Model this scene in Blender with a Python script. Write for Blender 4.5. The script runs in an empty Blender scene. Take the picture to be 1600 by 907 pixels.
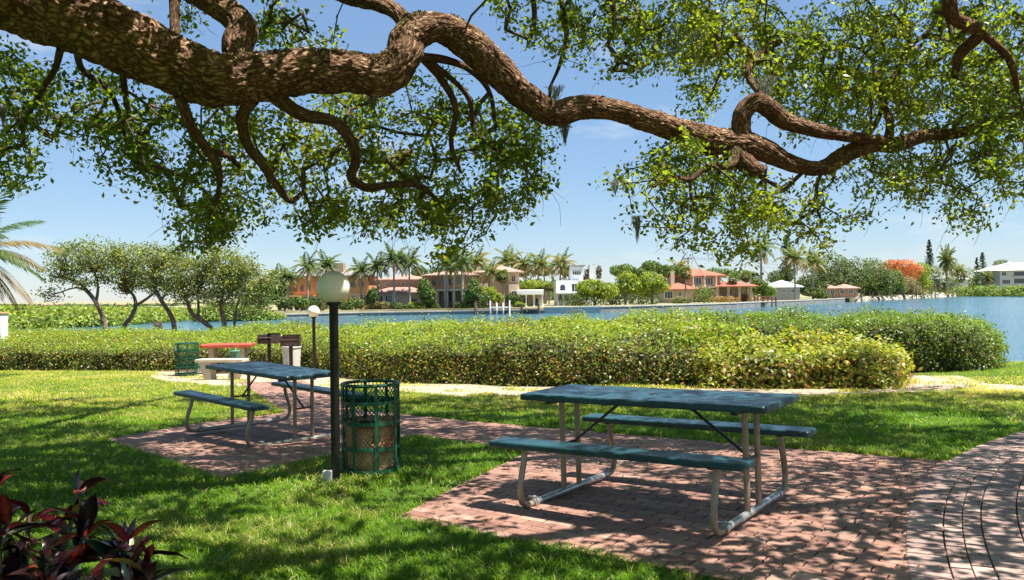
import bpy, math, random
import numpy as np
from mathutils import Vector, noise as mnoise
random.seed(7)
RG = np.random.default_rng(11)
PI = math.pi
F = 1330.0; HY = 462.0; CZ = 1.46; ROLL = .0135   # focal length in photo pixels, horizon row at the centre, eye height, camera roll
CR_, SR_ = math.cos(ROLL), math.sin(ROLL)
def AB(px, py): u_ = px-800; v_ = py-HY; return CR_*u_-SR_*v_, SR_*u_+CR_*v_
def XP(px, Y, py=470): return AB(px, py)[0]*Y/F
def ZP(px, py, Y): return CZ-AB(px, py)[1]*Y/F
sc = bpy.context.scene
col = sc.collection

# ------------------------------------------------------------------ ground shape
def gh(x, y):
    """height of the ground (numpy friendly)"""
    x = np.asarray(x, float); y = np.asarray(y, float)
    t = y-6.3
    z = -0.028*0.5*(t+np.sqrt(t*t+0.6))
    st = 32-10.4*np.clip((x+8)/18, 0, 1)
    k = np.clip((y-st)/8.0, 0, 1)
    z = z-2.4*k*k*(3-2*k)
    return np.maximum(z, -2.9)
def G(px, py):
    """ground point seen at a pixel of the 1600x907 photograph"""
    Y = 8.0
    for _ in range(60):
        A_, B_ = AB(px, py); X = A_*Y/F
        Y = 0.5*Y+0.5*(CZ-float(gh(X, Y)))*F/B_
        Y = min(Y, 30)
    X = A_*Y/F
    return (X, Y, float(gh(X, Y)))
def at(px, py, Y):
    A_, B_ = AB(px, py); return (A_*Y/F, Y, CZ-B_*Y/F)
WZ = -1.35
def Wt(px, py):
    A_, B_ = AB(px, py); Y = (CZ-WZ)*F/B_
    return (A_*Y/F, Y)

# ------------------------------------------------------------------ value noise
def vnoise(P, seed=0):
    P = np.asarray(P, float)
    I = np.floor(P).astype(np.int64); f = P-I
    f = f*f*(3-2*f)
    r = 0
    for dx in (0, 1):
        for dy in (0, 1):
            for dz in (0, 1):
                h = (I[:, 0]+dx)*374761393+(I[:, 1]+dy)*668265263+(I[:, 2]+dz)*2147483647+seed*974634777
                h = (h ^ (h >> 13))*1274126177
                h = ((h ^ (h >> 16)) & 0xFFFFFF)/float(0xFFFFFF)
                w = (f[:, 0] if dx else 1-f[:, 0])*(f[:, 1] if dy else 1-f[:, 1])*(f[:, 2] if dz else 1-f[:, 2])
                r = r+w*h
    return r

# ------------------------------------------------------------------ materials
def newmat(name):
    m = bpy.data.materials.new(name); m.use_nodes = True
    nt = m.node_tree
    return m, nt, nt.nodes['Principled BSDF'], nt.nodes['Material Output']
def N(nt, t, **kw):
    n = nt.nodes.new(t)
    for k, v in kw.items():
        if k in n.inputs: n.inputs[k].default_value = v
        else: setattr(n, k, v)
    return n
def ramp(nt, stops, fac=None):
    r = nt.nodes.new('ShaderNodeValToRGB')
    el = r.color_ramp.elements
    while len(el) < len(stops): el.new(0.5)
    for e, (p, c) in zip(el, stops):
        e.position = p; e.color = (c[0], c[1], c[2], 1)
    if fac is not None: nt.links.new(fac, r.inputs[0])
    return r
def plain(name, c, rough=.6, metal=0, var=.25, scale=6, bump=.15, bscale=40, spec=.5, c2=None):
    m, nt, b, o = newmat(name)
    tc = N(nt, 'ShaderNodeTexCoord')
    n = N(nt, 'ShaderNodeTexNoise', Scale=scale, Detail=6.0, Roughness=.65)
    nt.links.new(tc.outputs['Object'], n.inputs['Vector'])
    lo = [v*(1-var) for v in c]; hi = [min(1, v*(1+var)) for v in (c2 or c)]
    r = ramp(nt, [(.3, lo), (.7, hi)], n.outputs['Fac'])
    nt.links.new(r.outputs[0], b.inputs['Base Color'])
    b.inputs['Roughness'].default_value = rough; b.inputs['Metallic'].default_value = metal
    b.inputs['Specular IOR Level'].default_value = spec
    if bump:
        n2 = N(nt, 'ShaderNodeTexNoise', Scale=bscale, Detail=4.0)
        nt.links.new(tc.outputs['Object'], n2.inputs['Vector'])
        bp = N(nt, 'ShaderNodeBump', Strength=bump, Distance=.01)
        nt.links.new(n2.outputs['Fac'], bp.inputs['Height']); nt.links.new(bp.outputs[0], b.inputs['Normal'])
    return m
def leafmat(name, trans=.4, tint=(1.5, 1.5, .5), rough=.45, spec=.4):
    m, nt, b, o = newmat(name)
    a = N(nt, 'ShaderNodeAttribute', attribute_name='Col')
    nt.links.new(a.outputs['Color'], b.inputs['Base Color'])
    b.inputs['Roughness'].default_value = rough; b.inputs['Specular IOR Level'].default_value = spec
    t = N(nt, 'ShaderNodeBsdfTranslucent')
    mx = N(nt, 'ShaderNodeMix', data_type='RGBA', blend_type='MULTIPLY')
    mx.inputs[0].default_value = 1
    nt.links.new(a.outputs['Color'], mx.inputs[6]); mx.inputs[7].default_value = (*[v*1.6 for v in tint], 1)
    nt.links.new(mx.outputs[2], t.inputs['Color'])
    s = N(nt, 'ShaderNodeMixShader'); s.inputs[0].default_value = trans
    nt.links.new(b.outputs[0], s.inputs[1]); nt.links.new(t.outputs[0], s.inputs[2])
    nt.links.new(s.outputs[0], o.inputs['Surface'])
    return m
def barkmat(name, c1, c2, ridge=9, along=2.2, strength=1.0, uv=True):
    m, nt, b, o = newmat(name)
    tc = N(nt, 'ShaderNodeTexCoord')
    src = tc.outputs['UV' if uv else 'Object']
    nz = N(nt, 'ShaderNodeTexNoise', Scale=5.0, Detail=5.0)
    nt.links.new(src, nz.inputs['Vector'])
    vm = N(nt, 'ShaderNodeVectorMath', operation='MULTIPLY_ADD')
    nt.links.new(nz.outputs['Color'], vm.inputs[0]); vm.inputs[1].default_value = (.13, .22, .08)
    nt.links.new(src, vm.inputs[2])
    mp = N(nt, 'ShaderNodeMapping'); mp.inputs['Scale'].default_value = (ridge*5.6, ridge*along*.72, ridge)
    nt.links.new(vm.outputs[0], mp.inputs['Vector'])
    v = N(nt, 'ShaderNodeTexVoronoi', feature='DISTANCE_TO_EDGE'); v.inputs['Scale'].default_value = 1.0
    nt.links.new(mp.outputs[0], v.inputs['Vector'])
    n5 = N(nt, 'ShaderNodeTexNoise', Scale=26.0, Detail=6.0, Roughness=.7); mp5 = N(nt, 'ShaderNodeMapping'); mp5.inputs['Scale'].default_value = (4.5, 1, 1)
    nt.links.new(vm.outputs[0], mp5.inputs['Vector']); nt.links.new(mp5.outputs[0], n5.inputs['Vector'])
    mm = N(nt, 'ShaderNodeMath', operation='MULTIPLY_ADD'); nt.links.new(n5.outputs['Fac'], mm.inputs[0]); mm.inputs[1].default_value = .75; mm.inputs[2].default_value = -.33
    m2_ = N(nt, 'ShaderNodeMath', operation='ADD'); nt.links.new(mm.outputs[0], m2_.inputs[0]); nt.links.new(v.outputs['Distance'], m2_.inputs[1])
    rr = ramp(nt, [(0.0, (0, 0, 0)), (.14, (.4, .4, .4)), (.42, (1, 1, 1))], m2_.outputs[0])
    n2 = N(nt, 'ShaderNodeTexNoise', Scale=70.0, Detail=6.0, Roughness=.7); nt.links.new(src, n2.inputs['Vector'])
    ad = N(nt, 'ShaderNodeMath', operation='MULTIPLY_ADD'); nt.links.new(n2.outputs['Fac'], ad.inputs[0]); ad.inputs[1].default_value = .45
    nt.links.new(rr.outputs[0], ad.inputs[2])
    bp = N(nt, 'ShaderNodeBump', Strength=strength, Distance=.022); nt.links.new(ad.outputs[0], bp.inputs['Height'])
    nt.links.new(bp.outputs[0], b.inputs['Normal'])
    cr = ramp(nt, [(0.0, [q*.42 for q in c1]), (.4, c1), (1.0, c2)], rr.outputs[0])
    n3 = N(nt, 'ShaderNodeTexNoise', Scale=3.0, Detail=5.0); nt.links.new(src, n3.inputs['Vector'])
    r3 = ramp(nt, [(.35, (.62, .55, .5)), (.65, (1.25, 1.2, 1.15))], n3.outputs['Fac'])
    mx = N(nt, 'ShaderNodeMix', data_type='RGBA', blend_type='MULTIPLY'); mx.inputs[0].default_value = 1
    nt.links.new(cr.outputs[0], mx.inputs[6]); nt.links.new(r3.outputs[0], mx.inputs[7])
    nt.links.new(mx.outputs[2], b.inputs['Base Color']); b.inputs['Roughness'].default_value = .9
    b.inputs['Specular IOR Level'].default_value = .2
    return m

M = {}
M['oakbark'] = barkmat('oak_bark', (.23, .13, .08), (.52, .36, .24))
M['twig'] = plain('twig_bark', (.10, .065, .04), .9, var=.4, scale=8)
M['bark'] = plain('pale_bark', (.16, .12, .09), .9, var=.45, scale=9, bump=.5)
M['palmbark'] = plain('palm_bark', (.33, .29, .25), .85, var=.2, scale=3)
M['leaf'] = leafmat('oak_leaf', .5, (1.5, 1.5, .45), .42)
M['hleaf'] = leafmat('hedge_leaf', .35, (1.35, 1.3, .5), .42)
M['fleaf'] = leafmat('far_leaf', .3, (1.3, 1.3, .5), .55)
M['grass'] = leafmat('grass_blade', .42, (1.35, 1.45, .4), .5, .25)
M['croton'] = leafmat('croton_leaf', .12, (1.3, .8, .6), .28, .5)
M['moss'] = leafmat('moss_strand', .2, (1, 1, .9), .9, .1)
M['core'] = plain('hedge_twig_shade', (.035, .028, .014), .95, var=.5, scale=14, bump=.6, c2=(.05, .055, .02))  # twig core, its dark colour stands for shade inside the hedge
M['green'] = plain('green_plastic_coat', (.006, .036, .046), .3, var=.35, scale=5, bump=.12, bscale=120, c2=(.012, .052, .064))
_nt = M['green'].node_tree; _b = _nt.nodes['Principled BSDF']
_tc = N(_nt, 'ShaderNodeTexCoord'); _n = N(_nt, 'ShaderNodeTexNoise', Scale=4.0, Detail=8.0, Roughness=.7); _nt.links.new(_tc.outputs['Object'], _n.inputs['Vector'])
_r = ramp(_nt, [(.35, (.22, .22, .22)), (.65, (.5, .5, .5))], _n.outputs['Fac']); _nt.links.new(_r.outputs[0], _b.inputs['Roughness'])
_v = N(_nt, 'ShaderNodeTexVoronoi', Scale=75.0); _nt.links.new(_tc.outputs['Object'], _v.inputs['Vector'])
_n6 = N(_nt, 'ShaderNodeTexNoise', Scale=11.0, Detail=5.0); _nt.links.new(_tc.outputs['Object'], _n6.inputs['Vector'])
_r6 = ramp(_nt, [(.52, (0, 0, 0)), (.72, (.2, .2, .2))], _n6.outputs['Fac'])
_mx = N(_nt, 'ShaderNodeMix', data_type='RGBA'); _nt.links.new(_r6.outputs[0], _mx.inputs[0]); _mx.inputs[7].default_value = (.06, .085, .075, 1)
_nt.links.new(_b.inputs['Base Color'].links[0].from_socket, _mx.inputs[6]); _nt.links.new(_mx.outputs[2], _b.inputs['Base Color'])
M['tan'] = plain('tan_painted_steel', (.30, .245, .17), .38, metal=.25, var=.25, scale=9, bump=.05)
M['galv'] = plain('galvanised_steel', (.42, .41, .38), .35, metal=.6, var=.3, scale=14, bump=.05)
M['brace'] = plain('dark_brace_steel', (.05, .045, .035), .5, metal=.4, var=.3)
M['black'] = plain('black_paint', (.012, .012, .013), .35, var=.3, scale=12)
M['globe'] = None
M['cang'] = plain('green_gloss_paint', (.003, .055, .026), .45, var=.3, scale=14, bump=.03, c2=(.008, .085, .04))
M['rustbag'] = plain('brown_paper_bag', (.80, .20, .05), .8, var=.3, scale=9, bump=.8, bscale=12, c2=(.85, .38, .20))
M['whitebag'] = plain('white_plastic_bag', (.7, .7, .7), .35, var=.1, bump=.9, bscale=14)
M['conc'] = plain('concrete', (.50, .43, .33), .85, var=.2, scale=9, bump=.3)
M['redtop'] = plain('red_painted_top', (.45, .075, .04), .5, var=.25, scale=7)
M['rust'] = plain('rusted_grill_steel', (.035, .022, .02), .6, metal=.3, var=.6, scale=14, bump=.4, c2=(.07, .04, .032))
M['binw'] = plain('white_bin_plastic', (.72, .68, .62), .45, var=.12, scale=6)
M['white'] = plain('white_paint', (.80, .80, .78), .6, var=.06, scale=2)
M['grey'] = plain('grey_paint', (.38, .38, .37), .6, var=.15)
M['greybox'] = plain('grey_box_plastic', (.50, .50, .47), .5, var=.12)
M['glass'] = plain('window_glass', (.03, .04, .05), .08, var=.4, scale=1.2, bump=0, spec=.8)
M['wood'] = plain('weathered_wood', (.22, .17, .13), .85, var=.35, scale=8, bump=.4)
M['seawall'] = plain('seawall_concrete', (.22, .21, .20), .85, var=.3, scale=.6, bump=.3, bscale=5)
M['cap'] = plain('seawall_cap', (.50, .44, .37), .8, var=.2, scale=.8)
M['darkpile'] = plain('dark_piling', (.07, .055, .045), .8, var=.4, scale=3)

def wallmat(name, c):
    return plain(name, c, .85, var=.10, scale=.7, bump=.1, bscale=8)
def tilemat(name, c):
    m, nt, b, o = newmat(name)
    tc = N(nt, 'ShaderNodeTexCoord')
    w = N(nt, 'ShaderNodeTexWave', Scale=1.3, Distortion=.6); w.inputs['Detail'].default_value = 2
    nt.links.new(tc.outputs['Object'], w.inputs['Vector'])
    n = N(nt, 'ShaderNodeTexNoise', Scale=1.6, Detail=6.0); nt.links.new(tc.outputs['Object'], n.inputs['Vector'])
    r = ramp(nt, [(.3, [v*.65 for v in c]), (.7, [min(1, v*1.25) for v in c])], n.outputs['Fac'])
    nt.links.new(r.outputs[0], b.inputs['Base Color'])
    bp = N(nt, 'ShaderNodeBump', Strength=.6, Distance=.08); nt.links.new(w.outputs['Fac'], bp.inputs['Height'])
    nt.links.new(bp.outputs[0], b.inputs['Normal']); b.inputs['Roughness'].default_value = .8
    return m
M['tile_red'] = tilemat('red_roof_tile', (.46, .14, .085))
M['tile_pink'] = tilemat('pink_roof_tile', (.47, .24, .185))
M['tile_tan'] = tilemat('tan_roof_tile', (.40, .26, .19))
M['tile_grey'] = tilemat('grey_roof_tile', (.28, .24, .23))
M['roof_white'] = wallmat('white_roof', (.72, .72, .71))
M['w_orange'] = wallmat('orange_stucco', (.60, .31, .13))
M['w_tan'] = wallmat('tan_stucco', (.52, .38, .25))
M['w_cream'] = wallmat('cream_stucco', (.60, .46, .32))
M['w_brown'] = wallmat('brown_stucco', (.36, .26, .17))
M['w_blue'] = wallmat('pale_blue_siding', (.44, .50, .53))

# globe: translucent acrylic, base colour darker towards the top
m, nt, b, o = newmat('lamp_globe_acrylic'); M['globe'] = m
tc = N(nt, 'ShaderNodeTexCoord'); n = N(nt, 'ShaderNodeTexNoise', Scale=9.0, Detail=6.0)
nt.links.new(tc.outputs['Object'], n.inputs['Vector'])
sx = N(nt, 'ShaderNodeSeparateXYZ'); nt.links.new(tc.outputs['Generated'], sx.inputs[0])
ma = N(nt, 'ShaderNodeMath', operation='MULTIPLY_ADD'); nt.links.new(n.outputs['Fac'], ma.inputs[0]); ma.inputs[1].default_value = .3
mz = N(nt, 'ShaderNodeMath', operation='MULTIPLY'); nt.links.new(sx.outputs['Z'], mz.inputs[0]); mz.inputs[1].default_value = .8; nt.links.new(mz.outputs[0], ma.inputs[2])
r = ramp(nt, [(.4, (.93, .86, .72)), (.8, (.84, .77, .66)), (1.0, (.48, .43, .36))], ma.outputs[0])
nt.links.new(r.outputs[0], b.inputs['Base Color']); b.inputs['Roughness'].default_value = .42
b.inputs['Subsurface Weight'].default_value = .6; b.inputs['Subsurface Radius'].default_value = (.1, .09, .07); b.inputs['Subsurface Scale'].default_value = .6
vv = N(nt, 'ShaderNodeTexVoronoi', Scale=14.0); nt.links.new(tc.outputs['Object'], vv.inputs['Vector'])
lt = ramp(nt, [(.045, (.12, .1, .08)), (.07, (1, 1, 1))], vv.outputs['Distance'])
mx = N(nt, 'ShaderNodeMix', data_type='RGBA', blend_type='MULTIPLY'); mx.inputs[0].default_value = .8
nt.links.new(r.outputs[0], mx.inputs[6]); nt.links.new(lt.outputs[0], mx.inputs[7]); nt.links.new(mx.outputs[2], b.inputs['Base Color'])

# ground
m, nt, b, o = newmat('ground_soil'); M['ground'] = m
tc = N(nt, 'ShaderNodeTexCoord'); a = N(nt, 'ShaderNodeAttribute', attribute_name='Col')
n1 = N(nt, 'ShaderNodeTexNoise', Scale=1.3, Detail=8.0, Roughness=.7); n2 = N(nt, 'ShaderNodeTexNoise', Scale=22.0, Detail=8.0, Roughness=.75)
for q in (n1, n2): nt.links.new(tc.outputs['Object'], q.inputs['Vector'])
gr = ramp(nt, [(.3, (.035, .075, .012)), (.5, (.07, .12, .02)), (.7, (.15, .15, .045))], n2.outputs['Fac'])
sr = ramp(nt, [(.25, (.20, .13, .08)), (.45, (.40, .30, .22)), (.7, (.58, .48, .38))], n2.outputs['Fac'])
br = ramp(nt, [(.3, (.06, .035, .02)), (.7, (.22, .13, .08))], n2.outputs['Fac'])
sp = N(nt, 'ShaderNodeSeparateColor'); nt.links.new(a.outputs['Color'], sp.inputs[0])
def edge(src):
    q = N(nt, 'ShaderNodeMath', operation='MULTIPLY_ADD'); nt.links.new(n1.outputs['Fac'], q.inputs[0]); q.inputs[1].default_value = .9; q.inputs[2].default_value = -.45
    q2 = N(nt, 'ShaderNodeMath', operation='ADD'); nt.links.new(q.outputs[0], q2.inputs[0]); nt.links.new(src, q2.inputs[1])
    q3 = N(nt, 'ShaderNodeMapRange'); q3.inputs[1].default_value = .4; q3.inputs[2].default_value = .6; nt.links.new(q2.outputs[0], q3.inputs[0])
    return q3.outputs[0]
x1 = N(nt, 'ShaderNodeMix', data_type='RGBA'); nt.links.new(edge(sp.outputs[0]), x1.inputs[0]); nt.links.new(gr.outputs[0], x1.inputs[6]); nt.links.new(sr.outputs[0], x1.inputs[7])
x2 = N(nt, 'ShaderNodeMix', data_type='RGBA'); nt.links.new(edge(sp.outputs[1]), x2.inputs[0]); nt.links.new(x1.outputs[2], x2.inputs[6]); nt.links.new(br.outputs[0], x2.inputs[7])
nt.links.new(x2.outputs[2], b.inputs['Base Color']); b.inputs['Roughness'].default_value = .95; b.inputs['Specular IOR Level'].default_value = .15
bp = N(nt, 'ShaderNodeBump', Strength=.7, Distance=.03); nt.links.new(n2.outputs['Fac'], bp.inputs['Height']); nt.links.new(bp.outputs[0], b.inputs['Normal'])

# bricks
def brickmat(name, stops):
    m, nt, b, o = newmat(name)
    a = N(nt, 'ShaderNodeAttribute', attribute_name='Col')
    tc = N(nt, 'ShaderNodeTexCoord')
    sp = N(nt, 'ShaderNodeSeparateColor'); nt.links.new(a.outputs['Color'], sp.inputs[0])
    r = ramp(nt, stops, sp.outputs[0])
    n = N(nt, 'ShaderNodeTexNoise', Scale=26.0, Detail=8.0, Roughness=.75); nt.links.new(tc.outputs['Object'], n.inputs['Vector'])
    nb = N(nt, 'ShaderNodeTexNoise', Scale=1.7, Detail=5.0); nt.links.new(tc.outputs['Object'], nb.inputs['Vector'])
    r2 = ramp(nt, [(.3, (.66, .64, .62)), (.7, (1.2, 1.18, 1.15))], n.outputs['Fac'])
    r3 = ramp(nt, [(.35, (.72, .72, .72)), (.65, (1.15, 1.13, 1.1))], nb.outputs['Fac'])
    m1 = N(nt, 'ShaderNodeMix', data_type='RGBA', blend_type='MULTIPLY'); m1.inputs[0].default_value = 1
    m2 = N(nt, 'ShaderNodeMix', data_type='RGBA', blend_type='MULTIPLY'); m2.inputs[0].default_value = 1
    nt.links.new(r.outputs[0], m1.inputs[6]); nt.links.new(r2.outputs[0], m1.inputs[7])
    nt.links.new(m1.outputs[2], m2.inputs[6]); nt.links.new(r3.outputs[0], m2.inputs[7])
    nt.links.new(m2.outputs[2], b.inputs['Base Color']); b.inputs['Roughness'].default_value = .8
    bp = N(nt, 'ShaderNodeBump', Strength=.35, Distance=.004); nt.links.new(n.outputs['Fac'], bp.inputs['Height']); nt.links.new(bp.outputs[0], b.inputs['Normal'])
    return m
M['brick'] = brickmat('red_brick_paver', [(0, (.19, .095, .07)), (.35, (.29, .155, .12)), (.7, (.35, .20, .155)), (1, (.43, .28, .225))])
M['brick2'] = brickmat('mauve_brick_paver', [(0, (.20, .13, .125)), (.35, (.30, .21, .20)), (.65, (.40, .28, .255)), (1, (.50, .37, .32))])

# water
m, nt, b, o = newmat('bay_water'); M['water'] = m
tc = N(nt, 'ShaderNodeTexCoord')
mp = N(nt, 'ShaderNodeMapping'); mp.inputs['Scale'].default_value = (.55, 1.0, 1); nt.links.new(tc.outputs['Object'], mp.inputs['Vector'])
n1 = N(nt, 'ShaderNodeTexNoise', Scale=.9, Detail=8.0, Roughness=.62); nt.links.new(mp.outputs[0], n1.inputs['Vector'])
n0 = N(nt, 'ShaderNodeTexNoise', Scale=.03, Detail=3.0); nt.links.new(mp.outputs[0], n0.inputs['Vector'])
b.inputs['Roughness'].default_value = .12; b.inputs['Specular IOR Level'].default_value = .5; b.inputs['IOR'].default_value = 1.33
r = ramp(nt, [(.35, (.035, .12, .19)), (.65, (.06, .16, .21))], n0.outputs['Fac']); nt.links.new(r.outputs[0], b.inputs['Base Color'])
bp = N(nt, 'ShaderNodeBump', Strength=1.0, Distance=.20); nt.links.new(n1.outputs['Fac'], bp.inputs['Height']); nt.links.new(bp.outputs[0], b.inputs['Normal'])

# ------------------------------------------------------------------ mesh helpers
def setcol(me, C):
    ca = me.color_attributes.new('Col', 'FLOAT_COLOR', 'POINT')
    C4 = np.ones((len(C), 4), np.float32); C4[:, :3] = C
    ca.data.foreach_set('color', C4.ravel())
def fast(name, V, Q=None, T=None, mat=None, parent=None, C=None, smooth=False, uv=None):
    me = bpy.data.meshes.new(name)
    nq = 0 if Q is None else len(Q); ntr = 0 if T is None else len(T)
    loops = []
    if nq: loops.append(np.asarray(Q, np.int32).ravel())
    if ntr: loops.append(np.asarray(T, np.int32).ravel())
    loops = np.concatenate(loops)
    me.vertices.add(len(V)); me.vertices.foreach_set('co', np.asarray(V, np.float32).ravel())
    me.loops.add(len(loops)); me.loops.foreach_set('vertex_index', loops)
    st = np.concatenate([np.arange(nq)*4, nq*4+np.arange(ntr)*3]).astype(np.int32)
    me.polygons.add(nq+ntr); me.polygons.foreach_set('loop_start', st)
    if uv is not None:
        l = me.uv_layers.new(name='UVMap'); l.data.foreach_set('uv', np.asarray(uv, np.float32)[loops].ravel())
    me.update(calc_edges=True)
    if smooth: me.polygons.foreach_set('use_smooth', np.ones(nq+ntr, bool))
    if C is not None: setcol(me, C)
    if mat is not None: me.materials.append(mat)
    ob = bpy.data.objects.new(name, me); col.objects.link(ob)
    if parent is not None: ob.parent = parent
    return ob
class MB:
    def __init__(s): s.v = []; s.f = []; s.c = []; s.uv = []
    def add(s, vs, fs, c=None):
        n = len(s.v); s.v += [tuple(v) for v in vs]; s.f += [tuple(i+n for i in f) for f in fs]
        if c is not None: s.c += [c]*len(vs)
    def box(s, x0, x1, y0, y1, z0, z1, bev=0):
        if bev <= 0:
            vs = [(x, y, z) for z in (z0, z1) for y in (y0, y1) for x in (x0, x1)]
            fs = [(0, 2, 3, 1), (4, 5, 7, 6), (0, 1, 5, 4), (2, 6, 7, 3), (0, 4, 6, 2), (1, 3, 7, 5)]
            s.add(vs, fs); return
        s.slab([(x0, y0), (x1, y0), (x1, y1), (x0, y1)], z0, z1, bev)
    def slab(s, pts, z0, z1, bev=.004, round_=0, seg=4):
        P = []
        n = len(pts)
        if round_ > 0:
            for i in range(n):
                p = Vector(pts[i]); a = (Vector(pts[i-1])-p).normalized(); c = (Vector(pts[(i+1) % n])-p).normalized()
                A = p+a*round_; B = p+c*round_
                for k in range(seg+1):
                    t = k/seg; P.append(A*(1-t)**2+p*2*t*(1-t)+B*t*t)
        else: P = [Vector(p) for p in pts]
        n = len(P); cen = sum(P, Vector((0, 0)))/n
        def ins(d):
            out = []
            for i in range(n):
                a = (P[i]-P[i-1]); c = (P[(i+1) % n]-P[i])
                na = Vector((-a.y, a.x)).normalized(); nc = Vector((-c.y, c.x)).normalized()
                nn = (na+nc); nn = nn.normalized() if nn.length > 1e-6 else na
                out.append(P[i]+nn*d/max(.4, nn.dot(na)))
            return out
        I = ins(bev)
        rings = [([*p, z0] for p in I), ([*p, z0+bev] for p in P), ([*p, z1-bev] for p in P), ([*p, z1] for p in I)]
        vs = [v for r_ in rings for v in r_]
        fs = [tuple(range(n))[::-1], tuple(range(3*n, 4*n))]
        for k in range(3):
            for i in range(n):
                j = (i+1) % n
                fs.append((k*n+i, k*n+j, (k+1)*n+j, (k+1)*n+i))
        s.add(vs, fs)
    def tube(s, path, rad, n=8, caps=True, closed=False):
        P = [Vector(p) for p in path]
        m_ = len(P)
        if not hasattr(rad, '__len__'): rad = [rad]*m_
        vs = []; fs = []
        up = None
        for i in range(m_):
            if closed: t = P[(i+1) % m_]-P[i-1]
            else: t = P[min(i+1, m_-1)]-P[max(i-1, 0)]
            t = t.normalized() if t.length > 1e-9 else Vector((0, 0, 1))
            if up is None:
                up = Vector((0, 0, 1)) if abs(t.z) < .9 else Vector((1, 0, 0))
            a = t.cross(up)
            if a.length < 1e-5: a = t.cross(Vector((0, 1, 0)))
            a.normalize(); bb = a.cross(t).normalized(); up = bb
            for k in range(n):
                w = 2*PI*k/n
                vs.append(P[i]+(a*math.cos(w)+bb*math.sin(w))*rad[i])
        for i in range(m_ if closed else m_-1):
            for k in range(n):
                k2 = (k+1) % n; i2 = (i+1) % m_
                fs.append((i*n+k, i*n+k2, i2*n+k2, i2*n+k))
        if caps and not closed:
            fs.append(tuple(range(n))); fs.append(tuple((m_-1)*n+k for k in range(n))[::-1])
        s.add(vs, fs)
    def lathe(s, prof, n=24, cx=0, cy=0):
        vs = [(cx+r*math.cos(2*PI*k/n), cy+r*math.sin(2*PI*k/n), z) for r, z in prof for k in range(n)]
        fs = []
        for i in range(len(prof)-1):
            for k in range(n):
                k2 = (k+1) % n
                fs.append((i*n+k, i*n+k2, (i+1)*n+k2, (i+1)*n+k))
        if prof[0][0] > 1e-4: fs.append(tuple(range(n))[::-1])
        if prof[-1][0] > 1e-4: fs.append(tuple((len(prof)-1)*n+k for k in range(n)))
        s.add(vs, fs)
    def build(s, name, mat, parent=None, smooth=False, loc=None):
        me = bpy.data.meshes.new(name); me.from_pydata([tuple(v) for v in s.v], [], s.f); me.update()
        if smooth:
            me.polygons.foreach_set('use_smooth', np.ones(len(me.polygons), bool))
            try: me.set_sharp_from_angle(angle=math.radians(40))
            except Exception: pass
        if s.c: setcol(me, np.array(s.c))
        me.materials.append(mat)
        ob = bpy.data.objects.new(name, me); col.objects.link(ob)
        if parent is not None: ob.parent = parent
        if loc: ob.location = loc
        return ob
def tag(o, label=None, cat=None, group=None, kind=None):
    if label: o['label'] = label
    if cat: o['category'] = cat
    if group: o['group'] = group
    if kind: o['kind'] = kind
    return o
def thing(name, loc, label, cat, group=None, rz=0):
    o = bpy.data.objects.new(name, None); col.objects.link(o); o.location = loc; o.rotation_euler = (0, 0, rz)
    o.empty_display_size = .2
    return tag(o, label, cat, group)
def copytree(o, loc, label, group=None, rz=None, scale=None, parent=None):
    c = o.copy(); col.objects.link(c)
    if parent is None:
        c.location = loc; c['label'] = label
        if group: c['group'] = group
        if rz is not None: c.rotation_euler = (0, 0, rz)
        if scale: c.scale = (scale,)*3
    else: c.parent = parent
    for ch in list(o.children): copytree(ch, None, None, parent=c)
    return c

# ------------------------------------------------------------------ leaf clouds
def unit(v): return v/np.maximum(np.linalg.norm(v, axis=1, keepdims=True), 1e-9)
def leafcloud(Cn, L, W, nrm=None, spread=1.0, droop=0.0, fold=.12):
    n = len(Cn)
    d = unit(RG.normal(size=(n, 3)))
    if nrm is not None: nn = unit(nrm+spread*RG.normal(size=(n, 3))*.6)
    else: nn = unit(RG.normal(size=(n, 3))+np.array([0, 0, .9]))
    d = unit(d-nn*np.sum(d*nn, axis=1, keepdims=True)-np.array([0, 0, droop]))
    s = unit(np.cross(nn, d))
    L = np.asarray(L)*np.ones(n); W = np.asarray(W)*np.ones(n)
    Lc = L[:, None]; Wc = W[:, None]
    V = np.empty((n, 4, 3))
    V[:, 0] = Cn-d*Lc*.5; V[:, 1] = Cn+s*Wc*.5+nn*Wc*fold+d*Lc*.08; V[:, 2] = Cn+d*Lc*.5; V[:, 3] = Cn-s*Wc*.5+nn*Wc*fold+d*Lc*.08
    return V.reshape(-1, 3), np.arange(4*n).reshape(n, 4)
def mixcols(cols, n, w=None, var=.2, pick=None):
    cols = np.array(cols)
    k = RG.choice(len(cols), n, p=w) if pick is None else pick
    return cols[k]*(1+var*RG.normal(size=(n, 1))).clip(.4, 1.8)
def rep(C, k): return np.repeat(C, k, axis=0)

def inpoly(X, Y, poly):
    r = np.zeros(len(X), bool); n = len(poly); j = n-1
    for i in range(n):
        xi, yi = poly[i][:2]; xj, yj = poly[j][:2]
        c = ((yi > Y) != (yj > Y)) & (X < (xj-xi)*(Y-yi)/((yj-yi) if yj != yi else 1e-12)+xi)
        r ^= c; j = i
    return r

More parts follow.
